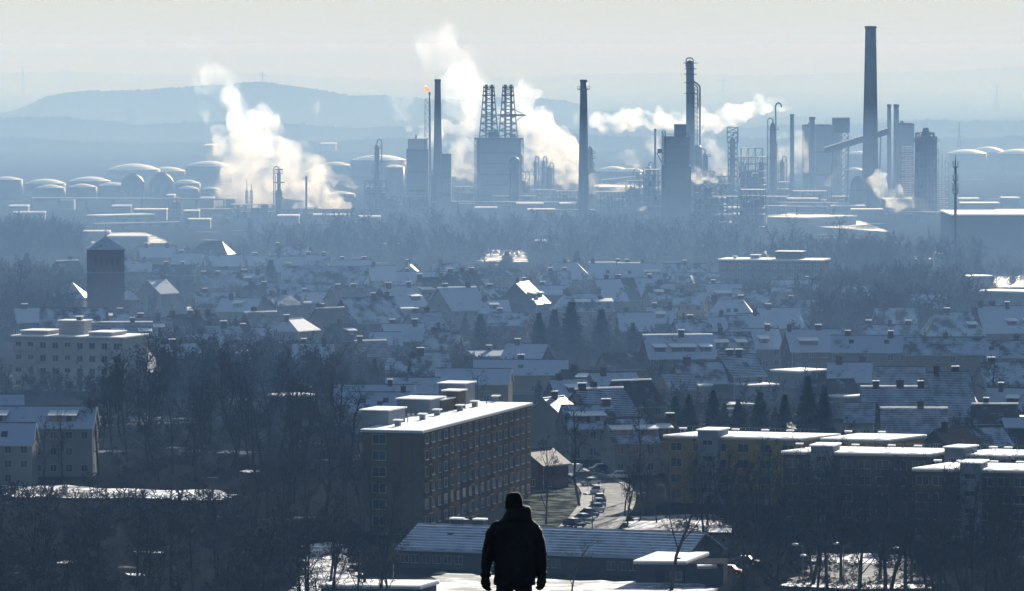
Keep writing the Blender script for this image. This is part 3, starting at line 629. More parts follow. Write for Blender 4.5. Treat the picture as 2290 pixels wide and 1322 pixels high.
for k, a in enumerate([('snowy roof strip under the first steam foot', 620, 668, 484, 4, 14), ('thin snow roof below the thin plain stack', 700, 780, 482, 4, 12), ('snow roof strip with dark wall by the square lattice tower', 225, 345, 484, 4, 10, -3), ('lone lit shed roof far left of the steam column', 455, 478, 326, 8, 60),
          ('pale far shed roof right of the steam column', 716, 750, 322, 6, 40), ('snowy shed roof before the boiler house, left one', 1025, 1060, 456, 5, 10), ('bright shed roof before the boiler house, middle one', 1155, 1215, 457, 6, 12), ('bright shed roof before the boiler house, right one', 1252, 1288, 457, 6, 12),
          ('snowy deck left of the great block foot', 1340, 1440, 420, 6, 30), ('pale terrace roof right of the dense column bank', 1715, 1805, 487, 4, 40, 2), ('low roof behind the poplars', 1600, 1640, 498, 4, 8), ('low roof between pipe trestle and column bank', 1618, 1655, 466, 5, 12),
          ('far white yard roof right of the radio mast', 2150, 2235, 456, 5, 16), ('long white yard roof reaching the right frame edge', 2230, 2300, 472, 5, 12), ('white roof strip under the lower right steam cloud', 1905, 1975, 470, 5, 10), ('white strip roof left of the church tower top', 185, 245, 519, 4, 8), ('white strip roof right above the church tower', 240, 330, 530, 4, 12), ('thin roof line far left by the dark wood', 30, 100, 476, 4, 8),
          ('snow roof left of the spheres in front row', 130, 165, 448, 5, 12), ('small bright roof right of the spheres', 372, 390, 438, 7, 12), ('bright roof strip left of steam foot', 410, 445, 473, 5, 10), ('second bright roof strip left of steam foot', 448, 478, 444, 6, 12), ('bright roof strip under slim masts', 505, 525, 446, 6, 10)]): lowroof(*a)
t = lowroof('long dark low hall right of the radio mast, straight roof edge', 2128, 2330, 482, 14, 60, 0, 'wall_dark', 'hall', 'industrial_hall', None)
for x, y0, y1 in ((2136, 344, 612),):
    b = ah(x, y1, 0); z = lambda y: ad(x, y, b.y).z; s = ppm(b.y); t = thing('radio_mast', b, 'slender radio mast with clusters of antennas at the top', 'radio mast')
    MB().tube(b, (b.x, b.y, z(372)), 4 / s, 2.6 / s, 14).build('pole', 'steel_dark', t); MB().tube((b.x, b.y, z(372)), (b.x, b.y, z(345)), .2, .08, 8).build('spike', 'steel_dark', t)
    for yy in (375, 404, 425, 434): 
        MB().lathe((b.x, b.y, z(yy)), [(.5, 0), (1.1, .1), (1.1, .3), (.5, .3)], 12).build('collar', 'steel_dark', t)
        for a in (.4, 2.6, 4.4): q = Vector((b.x + 1.0 * math.cos(a), b.y + 1.0 * math.sin(a), z(yy) + .2)); MB().cbox(q, .35, .35, 2.2).build('antenna', 'steel_light', t)

for a in [('dense low pipework left of the ring platform chimney', 1244, 1292, 428, 470, 12, 6, 3, dict(seed=51, fill=.8)), ('knot of small vessels between boiler house and narrow tower block', 1024, 1064, 432, 470, 12, 5, 3, dict(seed=52, fill=.8)),
          ('low dark pump house row right of the ring platform chimney', 1335, 1400, 430, 478, 12, 8, 3, dict(seed=53, fill=.8)), ('tangled pipe deck before the arch column', 1715, 1765, 408, 470, 14, 5, 4, dict(seed=54, fill=.9)),
          ('low plant strip under the silo building', 1775, 1850, 428, 468, 14, 8, 2, dict(seed=55, fill=.8)), ('dim pipework hugging the tallest distillation column', 1545, 1600, 385, 480, 18, 5, 6, dict(seed=56, fill=.95)),
          ('low dark yard plant under the lift tower', 1858, 1912, 440, 476, 12, 6, 2, dict(seed=57, fill=.8)), ('pipework at the foot of the windowless tower', 905, 975, 440, 480, 12, 7, 3, dict(seed=58, fill=.8)),
          ('vessel rack left of the short railed column', 1400, 1440, 405, 470, 12, 4, 4, dict(seed=59, fill=.7)), ('small plant beside the caged column', 1612, 1650, 395, 474, 12, 4, 5, dict(seed=60, fill=.8)),
          ('low dark plant right behind the pale terrace roof', 1716, 1760, 440, 480, 12, 5, 2, dict(seed=61, fill=.9)), ('rack of pipes on the plain left of the dark platform stack', 440, 520, 468, 486, 10, 8, 1, dict(seed=62, fill=.2))]:
    rframe(*a[:8], **a[8])
for k, a in enumerate([('thin roof strip glinting below the three slim columns', 1180, 1240, 470, 5, 10), ('roof strip glinting under the boiler house', 1062, 1112, 466, 5, 10), ('roof strip glinting right of the caged column foot', 1640, 1700, 480, 4, 9), ('second thin white strip behind the poplars', 1860, 1935, 462, 5, 10),
    ('third thin white strip behind the poplars', 1760, 1830, 446, 6, 10), ('white strip at the foot of the paired stacks', 1975, 2040, 446, 6, 10), ('white strip between mast and white yard roof', 2145, 2190, 446, 6, 12), ('short white strip near the right edge of the yard', 2240, 2280, 444, 6, 12), ('tiny lit roof among the far bare trunks', 1196, 1222, 540, 5, 6), ('tiny lit roof over the conifer tops far right', 2090, 2112, 568, 5, 6),
    ('lit strip of a low shed left of the square lattice tower', 300, 372, 470, 5, 12), ('lit strip of a low shed under the spheres', 250, 292, 462, 5, 12), ('white roof line far left above the wood', 20, 62, 462, 5, 12), ('white roof line right of the square lattice tower', 420, 470, 492, 4, 10), ('white roof line at the foot of the stepped plant', 800, 850, 486, 4, 10)]): lowroof(*a)
# distant landmarks
pylon('tall pylon on the far left before the pale hills', 51, 145, 236, 22)
pylon('pylon standing on the crest of the long spoil hill', 587, 160, 186, 12, 2, d=6300)
pylon('pylon faint above the right steam trail', 1617, 176, 250, 18)
pylon('pylon faint on the far right against pale hills', 2229, 186, 262, 16)
pylon('larger pylon behind the radio mast', 2145, 272, 372, 22, 2)
pylon('small pylon above the reactor column', 2070, 281, 330, 10, 2)
pylon('small pylon at the right above the white domes', 2243, 350, 400, 12, 2)
def spire():
    b = ad(151, 205, 11500); z = ad(151, 138, 11500).z; t = thing('church_spire', b, 'needle thin church spire far off on the left', 'church'); r = 3.2
    MB().cbox(Vector((b.x, b.y, 0)), 7, 7, b.z + 30).build('tower', 'wall_dark', t); MB().lathe(Vector((b.x, b.y, b.z + 30)), [(4.5, 0), (2.0, (z - b.z - 30) * .5), (.2, z - b.z - 30)], 8).build('spire', 'wall_dark', t)
    b = ah(427, 190, 0); 
    b = ad(427, 125, 18000); t = thing('wind_turbine', b, 'barely visible wind turbine on the far horizon', 'wind turbine'); z = ad(427, 100, 18000).z
    MB().tube((b.x, b.y, b.z - 20), (b.x, b.y, z), 2.5, 1.6, 10).build('tower', 'steel_light', t)
    for k in range(3): a = .6 + k * 2.094; MB().tube((b.x, b.y - 3, z), (b.x + 24 * math.cos(a), b.y - 3, z + 24 * math.sin(a)), 1.6, .4, 6).build('blade', 'steel_light', t)
    b = ah(293, 290, 0); s = ppm(b.y); t = thing('ogive_tower', b, 'dark round shouldered tower on the plain below the long hill', 'tower'); H = ad(293, 241, b.y).z; r = 12 / s
    MB().lathe(b, [(r * .9, 0), (r, H * .55), (r, H * .75), (r * .8, H * .9), (r * .45, H)], 20).build('shell', 'wall_dark', t, True); MB().lathe(b + Vector((0, 0, H * .6)), [(r * 1.03, 0), (r * 1.03, 1.2), (r, 1.2)], 20).build('ledge', 'wall_brick', t)
spire()
for lab, x0, x1, yt, yb, in (('widest of the ghostly far tower blocks on the horizon', 2244, 2268, 146, 175), ('small ghostly tower block left of the widest one', 2188, 2196, 152, 175), ('low ghostly far block above the paired stacks', 2040, 2062, 155, 178), ('far pale slab near the broad chimney top', 1994, 2012, 155, 178)):
    d = 13500; b = ad((x0 + x1) / 2, yb, d); s = ppm(d); t = thing('far_tower_block', b, lab, 'tower block', 'ghostly tower blocks near the horizon'); MB().box(b.x - (x1 - x0) / 2 / s, b.x + (x1 - x0) / 2 / s, d, d + 15, 0, ad(x0, yt, d).z).build('walls', 'wall_grey', t); MB().box(b.x - 3, b.x + 3, d + 3, d + 9, ad(x0, yt, d).z, ad(x0, yt, d).z + 3).build('roof_house', 'wall_grey', t)
# ================================================================== STEAM
STEAM = {}
def steam_mat(dens, col=(.965, .98, 1.0), g=.3, soft=True, sc=.05):
    """white droplets, thick in the middle of each billow and thinning to wisps"""
    k = (dens, col, soft, sc)
    if k in STEAM: return STEAM[k]
    m = volmat('steam', col, dens, g); n = m.node_tree; v = [q for q in n.nodes if q.type == 'PRINCIPLED_VOLUME'][0]
    v.inputs['Absorption Color'].default_value = (1, 1, 1, 1)
    if soft:
        tc = n.nodes.new('ShaderNodeTexCoord'); no = n.nodes.new('ShaderNodeTexNoise'); no.inputs['Scale'].default_value = sc; no.inputs['Detail'].default_value = 6; no.inputs['Roughness'].default_value = .6
        mr = n.nodes.new('ShaderNodeMapRange'); mr.inputs[1].default_value = .40; mr.inputs[2].default_value = .68; mr.inputs[3].default_value = 0; mr.inputs[4].default_value = dens * 2
        n.links.new(tc.outputs['Object'], no.inputs[0]); n.links.new(no.outputs[0], mr.inputs[0]); n.links.new(mr.outputs[0], v.inputs['Density'])
    STEAM[k] = m; return m
ICO = {}
def ico(sub):
    if sub not in ICO:
        bm = bmesh.new(); bmesh.ops.create_icosphere(bm, subdivisions=sub, radius=1); ICO[sub] = ([v.co.copy() for v in bm.verts], [[v.index for v in f.verts] for f in bm.faces]); bm.free()
    return ICO[sub]
def puff(name, d, pts, m, parent, vox=1.2, seed=0, amp=.35, n_per=7, flat=.8, jag=1.0):
    """pts: (px, py, radius px). Billowing hull grown from many blobs, remeshed into one body"""
    rd = random.Random(seed); s = ppm(d); mb = MB(); V, Fc = ico(2)
    for (ax, ay, ar), (bx, by, br) in zip(pts, pts[1:]) if len(pts) > 1 else [(pts[0], pts[0])]:
        L = math.hypot(ax - bx, ay - by); k = max(2, int(L / max(3, min(ar, br)) * 1.6)) if L else 1
        for i in range(k):
            t = (i + rd.random() * .6) / k; cx, cy_, rr = ax + (bx - ax) * t, ay + (by - ay) * t, ar + (br - ar) * t
            c0 = ad(cx, cy_, d); R0 = rr / s * 1.22
            for j in range(n_per):
                q = Vector((rd.gauss(0, .42), rd.gauss(0, .42) * flat, rd.gauss(0, .42))) * R0; rs = R0 * rd.uniform(.3, .62)
                c = c0 + q; mb.add([c + v * rs for v in V], Fc)
    o = mb.build(name, m, parent)
    md = o.modifiers.new('r', 'REMESH'); md.mode = 'VOXEL'; md.voxel_size = vox
    dg = bpy.context.evaluated_depsgraph_get(); me = bpy.data.meshes.new_from_object(o.evaluated_get(dg)); o.modifiers.clear(); o.data = me
    amp *= min(1, max(p_[2] for p_ in pts) / s / 7)
    for v in me.vertices:
        p = v.co; dv = Vector((0, 0, 0))
        for fr, am in ((.05, 5.0), (.16, 2.0), (.42, .75 * jag)): dv += noise.noise_vector(p * fr + Vector((seed, 0, 0))) * am
        v.co = p + dv * amp * 2.4
    if not me.materials: me.materials.append(m)
    return o
def steam(label, d, puffs, vox=1.2, seed=0, group=None, name='steam_plume'):
    x, y = puffs[0][1][0][:2]; p = ad(x, y, d); t = thing(name, p, label, 'steam', group)
    for k, (m, pts, *o) in enumerate(puffs):
        puff('billow', d, pts, m, t, vox=vox, seed=seed + k * 7, **(o[0] if o else {}))
    return t
thick, mid, thin, faint = steam_mat(.10, sc=.09), steam_mat(.048, sc=.08), steam_mat(.022, sc=.06), steam_mat(.010)
D = gy(478)
steam('broad white steam cloud leaning left from the ground behind the two slim stacks', D + 90, [
    (thick, [(748, 474, 12), (715, 440, 26), (690, 400, 36)]),
    (mid, [(690, 400, 40), (640, 360, 52), (590, 330, 58), (545, 300, 52), (560, 265, 36)]),
    (mid, [(520, 310, 34), (490, 285, 22)]), (mid, [(610, 285, 26), (622, 272, 12)]), (mid, [(460, 268, 8), (456, 240, 11), (460, 228, 6)]),
    (mid, [(548, 280, 26), (528, 240, 22)]), (thin, [(545, 270, 30), (520, 225, 32), (500, 200, 30), (475, 160, 28)]), (faint, [(480, 165, 34), (450, 130, 30), (420, 105, 26)]),
    (thin, [(540, 350, 40), (560, 400, 52), (620, 440, 48)]), (faint, [(520, 400, 36), (530, 440, 34), (560, 455, 30)]),
    (thick, [(765, 468, 14), (740, 455, 16), (715, 470, 14), (680, 462, 12), (660, 466, 5)])], vox=1.0, seed=3)
steam('narrow rolling steam trail running down to the right by the slim stacks', D + 140, [(thick, [(800, 418, 5), (775, 408, 9), (745, 404, 11), (722, 380, 14), (700, 352, 12)]), (mid, [(685, 330, 10), (676, 322, 7)])], vox=.9, seed=21)
steam('small torn steam shred hanging alone over the long hill', 3600, [(mid, [(706, 256, 5), (704, 240, 9), (709, 228, 6)])], vox=.8, seed=31)
steam('ragged faint steam patch left of the flare flame', 3500, [(thin, [(895, 262, 8), (893, 240, 18), (905, 228, 14)])], vox=1, seed=37)
D2 = gy(462) + 120
steam('tall drifting steam column between the tapered chimney and the lattice towers', D2, [
    (mid, [(1010, 380, 20), (1035, 345, 32), (1050, 300, 34), (1055, 255, 34)]), (thin, [(1050, 250, 40), (1045, 210, 50), (1040, 170, 48)]), (faint, [(1030, 160, 55), (990, 130, 55), (940, 120, 50)]),
    (mid, [(1000, 310, 16), (960, 298, 18), (942, 290, 12)]), (mid, [(1060, 370, 16), (1040, 400, 14)])], vox=1.1, seed=41)
steam('great steam bank swelling to the right of the boiler house', D2 + 60, [
    (mid, [(1165, 180, 14), (1180, 205, 22), (1160, 235, 32), (1170, 270, 30)]), (thick, [(1180, 275, 30), (1220, 310, 36), (1265, 335, 40), (1285, 370, 34)]),
    (thick, [(1240, 390, 26), (1290, 400, 22), (1250, 415, 10)]), (mid, [(1190, 320, 34), (1170, 370, 36), (1200, 405, 30)])], vox=1.0, seed=51)
steam('dark tipped smoke wisp above the lattice towers', D2 + 20, [(steam_mat(.03, (.9, .9, .88)), [(1150, 168, 3), (1140, 156, 4), (1125, 147, 6), (1105, 143, 6)], dict(n_per=4))], vox=.5, seed=57, name='smoke_wisp')
D3 = gy(452) - 60
steam('long level steam trail blown left from the plain tall stack', D3, [
    (thick, [(1768, 247, 4), (1745, 243, 10), (1725, 240, 14), (1690, 242, 20), (1665, 246, 20)]), (thick, [(1665, 250, 18), (1620, 262, 22), (1585, 270, 22)]),
    (mid, [(1580, 268, 22), (1545, 268, 20)]), (thick, [(1545, 270, 15), (1490, 268, 18), (1440, 272, 19), (1390, 272, 19), (1345, 268, 18), (1322, 258, 16)]), (mid, [(1325, 265, 14), (1295, 262, 9), (1292, 280, 6)])], vox=.9, seed=61)
for k, a in enumerate([
    ('steam puffs over the twin domes right of the ring platform chimney', 3150, [(mid, [(1425, 368, 5), (1412, 358, 12), (1395, 346, 14), (1380, 350, 9)])]),
    ('dense low steam puff before the great block', 2650, [(thick, [(1604, 404, 5), (1590, 396, 10), (1565, 388, 14), (1545, 392, 11)])]),
    ('steam jet hugging the foot of the ring platform chimney', 2760, [(thick, [(1330, 432, 7), (1330, 412, 9), (1324, 392, 6)])]),
    ('ragged steam behind the tallest distillation column', 3000, [(mid, [(1612, 375, 12), (1605, 350, 18), (1595, 325, 15), (1580, 318, 9)]), (mid, [(1465, 345, 10), (1455, 322, 12), (1440, 312, 6)])]),
    ('small leaning puff on the broad dark plant', 2820, [(mid, [(1678, 350, 3), (1665, 343, 7), (1645, 335, 9)])]),
    ('steam bank between the plain tall stack and the silo building', 3100, [(mid, [(1760, 390, 18), (1755, 350, 20), (1748, 315, 14)]), (mid, [(1795, 345, 14), (1788, 315, 15), (1800, 370, 14)])]),
    ('thin steam among the legs of the lift tower', 2790, [(mid, [(1855, 412, 6), (1868, 400, 10), (1880, 380, 9), (1884, 345, 9)])]),
    ('curling steam cloud at the right foot of the tallest chimney', 2560, [(thick, [(2040, 462, 8), (2010, 445, 18), (1992, 455, 14)]), (thick, [(1990, 450, 14), (1960, 420, 18), (1965, 400, 18), (1970, 384, 12)]), (thin, [(2040, 450, 12), (2060, 458, 10), (2075, 472, 6)])]),
    ('flat steam puff on the deck left of the great block', 3000, [(thick, [(1345, 432, 3), (1390, 420, 8), (1430, 418, 6)])]),
    ('small bright puff low under the conveyor', 2600, [(thick, [(1448, 462, 3), (1438, 466, 5), (1428, 468, 3)])]),
    ('wispy steam on the silver silo rim', 3080, [(mid, [(895, 368, 8), (880, 364, 10), (868, 368, 5)])]),
    ('thin ragged steam drifting low between great block and arch column', 2950, [(thin, [(1700, 395, 14), (1650, 375, 22), (1600, 345, 24), (1560, 330, 16)]), (mid, [(1672, 400, 5), (1662, 390, 9), (1655, 378, 8)])]),
    ('thin steam in front of the boiler house edge', 2700, [(thin, [(1068, 420, 6), (1060, 395, 7), (1062, 372, 5)])])]):
    steam(a[0], a[1], a[2], vox=.8, seed=100 + k * 13)
for k, (lab, x, y, h, pts) in enumerate([('tiny bright smoke puff over the far terrace roofs', 1553, 632, 12, [(1553, 632, 2), (1548, 624, 3), (1544, 616, 2)]),
    ('tiny smoke puff beside the office roof mast', 1717, 574, 14, [(1717, 574, 2), (1713, 567, 3), (1710, 562, 2)]), ('slender smoke curl over the row of dormers, right', 1800, 724, 13, [(1800, 724, 1.5), (1795, 718, 2), (1789, 710, 1.5)]),
    ('bright smoke puff over the yellow flat block', 1778, 957, 14, [(1778, 957, 3), (1768, 953, 5), (1757, 947, 4)]), ('bright smoke scrap over the houses near the tall conifer', 1271, 583, 12, [(1271, 583, 2), (1265, 578, 2)]),
    ('smoke scrap above the dark gables left of centre', 425, 686, 13, [(425, 686, 3), (418, 691, 2)])]):
    d = ah(x, y, h).y; steam(lab, d, [(steam_mat(.9, sc=.5), pts, dict(amp=.05, n_per=5))], vox=.18, seed=200 + k, name='smoke_puff', group=None)
# ================================================================== TOWN
def window(parent, mb_m, x, y, z, w_, h_, face, sill=True, m='glass'):
    """window on a wall of the house frame: face '-y' (towards viewer), '-x' or '+x' gables"""
    f = MB(mb_m); g = MB(mb_m); t = .07
    if face == '-y':
        for a in ((x - w_ / 2 - t, x + w_ / 2 + t, z - t, z), (x - w_ / 2 - t, x + w_ / 2 + t, z + h_, z + h_ + t), (x - w_ / 2 - t, x - w_ / 2, z, z + h_), (x + w_ / 2, x + w_ / 2 + t, z, z + h_), (x - .04, x + .04, z, z + h_)):
            f.box(a[0], a[1], y - .09, y + .02, a[2], a[3])
        g.box(x - w_ / 2, x + w_ / 2, y - .04, y + .01, z, z + h_)
        if sill: f.box(x - w_ / 2 - .12, x + w_ / 2 + .12, y - .22, y - .09, z - .12, z - .04)
    else:
        s = -1 if face == '-x' else 1; X0 = y
        for a in ((x - w_ / 2 - t, x + w_ / 2 + t, z - t, z), (x - w_ / 2 - t, x + w_ / 2 + t, z + h_, z + h_ + t), (x - w_ / 2 - t, x - w_ / 2, z, z + h_), (x + w_ / 2, x + w_ / 2 + t, z, z + h_), (x - .04, x + .04, z, z + h_)):
            f.box(*sorted((X0 + s * .09, X0 - s * .02)), a[0], a[1], a[2], a[3])
        g.box(*sorted((X0 + s * .04, X0 - s * .01)), x - w_ / 2, x + w_ / 2, z, z + h_)
        if sill: f.box(*sorted((X0 + s * .22, X0 + s * .09)), x - w_ / 2 - .12, x + w_ / 2 + .12, z - .12, z - .04)
    o = f.build('window', 'frame', parent); g.build('pane', m, o); return o
def house(label, px, py, hr, he, L, w_, az, wall='tan', roof='s', hip=0, ch=(.2, .8), dorm=(), sky=(), group=None, wins=True, gw=True, over=.5, name='house', snowridge=False, backroof=None, floors=None, cat='house'):
    """(px,py): middle of the ridge in the photograph, hr ridge height, he eaves height, az: turn of the ridge from across the view"""
    rd = random.Random(int(px * 7 + py)); p = ah(px, py, hr); W = w_ / 2; H = L / 2; m = frame(p, az)
    t = thing(name, Vector((p.x, p.y, 0)), label, cat, group)
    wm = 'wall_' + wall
    b = MB(m)
    hp = hip * W
    if hip: b.box(-H, H, -W, W, -.3, he)
    else: b.add([(x, y, z) for x in (-H, H) for (y, z) in ((-W, -.3), (W, -.3), (W, he), (0, hr - .12), (-W, he))],
                [(0, 4, 3, 2, 1), (5, 6, 7, 8, 9), (0, 1, 6, 5), (1, 2, 7, 6), (2, 3, 8, 7), (3, 4, 9, 8), (4, 0, 5, 9)])
    b.build('wall', wm, t)
    # roof: one closed shell
    th = .22; k = (hr - he) / W; oy = W + over; ze = he - over * k; ox = H + (.35 if not hip else over)
    r = MB(m)
    rx = ox if not hip else ox - hp - over
    rx = max(rx, .3)
    top = [(-ox, -oy, ze), (ox, -oy, ze), (ox, oy, ze), (-ox, oy, ze), (-rx, 0, hr), (rx, 0, hr)]
    v = top + [(x, y, z + th) for x, y, z in top]
    fs = [(6, 7, 11, 10), (8, 9, 10, 11), (0, 4, 5, 1), (2, 5, 4, 3), (0, 1, 7, 6), (2, 3, 9, 8)]
    fs += [(7, 8, 11), (9, 6, 10), (1, 5, 2), (3, 4, 0), (1, 2, 8, 7), (3, 0, 6, 9)] if hip else [(1, 5, 11, 7), (5, 2, 8, 11), (3, 4, 10, 9), (4, 0, 6, 10)]
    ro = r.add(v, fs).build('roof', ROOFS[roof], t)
    rm = MB(m); rm.tube((-rx, 0, hr + th), (rx, 0, hr + th), .22 if snowridge else .14, .22 if snowridge else .14, 6); rm.build('ridge_cap', 'snow_soft' if snowridge else 'steel_dark', ro)
    g = MB(m); g.tube((-ox, -oy - .05, ze + .05), (ox, -oy - .05, ze + .05), .1, .1, 6); g.tube((-H + .2, -oy + over - .12, ze), (-H + .2, -oy + over - .12, 0), .06, .06, 5); g.build('gutter', 'steel_light', t)
    for c in ch:
        x = -H + L * c; yy = rd.uniform(-.8, .8); cw = rd.uniform(.5, .8)
        q = MB(m).box(x - cw, x + cw, yy - .35, yy + .35, hr - abs(yy) * k - .4, hr + 1.3).build('chimney', 'chimney_brick', t)
        MB(m).box(x - cw - .1, x + cw + .1, yy - .45, yy + .45, hr + 1.3, hr + 1.5).build('snow_or_glint_cap', 'snow_soft' if rd.random() < .45 else 'chimney_brick', q)
        MB(m).tube((x, yy, hr + 1.6), (x, yy, hr + 2.0), .14, .14, 6).build('pot', 'steel_dark', q)
    for (c, dw) in dorm:      # flat roofed dormer on the slope facing the viewer
        x = -H + L * c; z0 = he + (hr - he) * .22; y0 = -W * (1 - .22); dh = min(1.5, (hr - he) * .55); y1 = -W * (1 - .22 - dh / (hr - he))
        q = MB(m).box(x - dw / 2, x + dw / 2, y0, y1 + .3, z0 - .1, z0 + dh + .1).build('dormer', wm, t)
        xa, xb, ya, yb, zl, zh = x - dw / 2 - .3, x + dw / 2 + .3, y0 - .45, y1 + 1.3, z0 + dh - .1, z0 + dh + .55
        MB(m).add([(xa, ya, zl), (xb, ya, zl), (xb, yb, zh), (xa, yb, zh), (xa, ya, zl + .25), (xb, ya, zl + .25), (xb, yb, zh + .25), (xa, yb, zh + .25)], [(3, 2, 1, 0), (4, 5, 6, 7), (0, 1, 5, 4), (1, 2, 6, 5), (2, 3, 7, 6), (3, 0, 4, 7)]).build('dormer_roof', 'snow_soft', q)
        n = max(1, int(dw / 1.7))
        f = MB(m)
        for i in range(n): xx = x - dw / 2 + dw * (i + .5) / n; f.box(xx - .5, xx + .5, y0 - .05, y0 + .02, z0 + .35, z0 + dh - .15)
        f.build('dormer_window', 'glass', q)
    for (c, s_) in sky:
        x = -H + L * c; zc = he + (hr - he) * s_; yc = -W * (1 - s_); q = MB(m)
        a = .6; dz = .75 * k / math.sqrt(1 + k * k); dy = .75 / math.sqrt(1 + k * k); n_ = Vector((0, -k, 1)).normalized() * (th + .1)
        q.add([(x - a, yc - dy, zc - dz), (x + a, yc - dy, zc - dz), (x + a, yc + dy, zc + dz), (x - a, yc + dy, zc + dz)] + [Vector(p_) + n_ for p_ in ((x - a, yc - dy, zc - dz), (x + a, yc - dy, zc - dz), (x + a, yc + dy, zc + dz), (x - a, yc + dy, zc + dz))], [(4, 5, 6, 7), (0, 1, 5, 4), (1, 2, 6, 5), (2, 3, 7, 6), (3, 0, 4, 7)])
        q.build('skylight', 'glass', t)
    if wins:
        nf = floors or max(1, int((he + .4) // 2.8)); nx = max(2, int(L / 3.0)); fh = he / nf
        for j in range(nf):
            for i in range(nx):
                if rd.random() < .85: window(t, m, -H + L * (i + .5) / nx, -W, fh * j + 1.0, 1.15, 1.3, '-y')
        if gw:
            face = '-x' if az > 0 else '+x'; X = -H if az > 0 else H
            for j in range(nf):
                for c in (-.45, .4):
                    if rd.random() < .7: window(t, m, c * W, X, fh * j + 1.0, 1.0, 1.25, face)
            if hr - he > 3 and not hip: window(t, m, 0, X, he + .3, .9, 1.1, face)
    return t
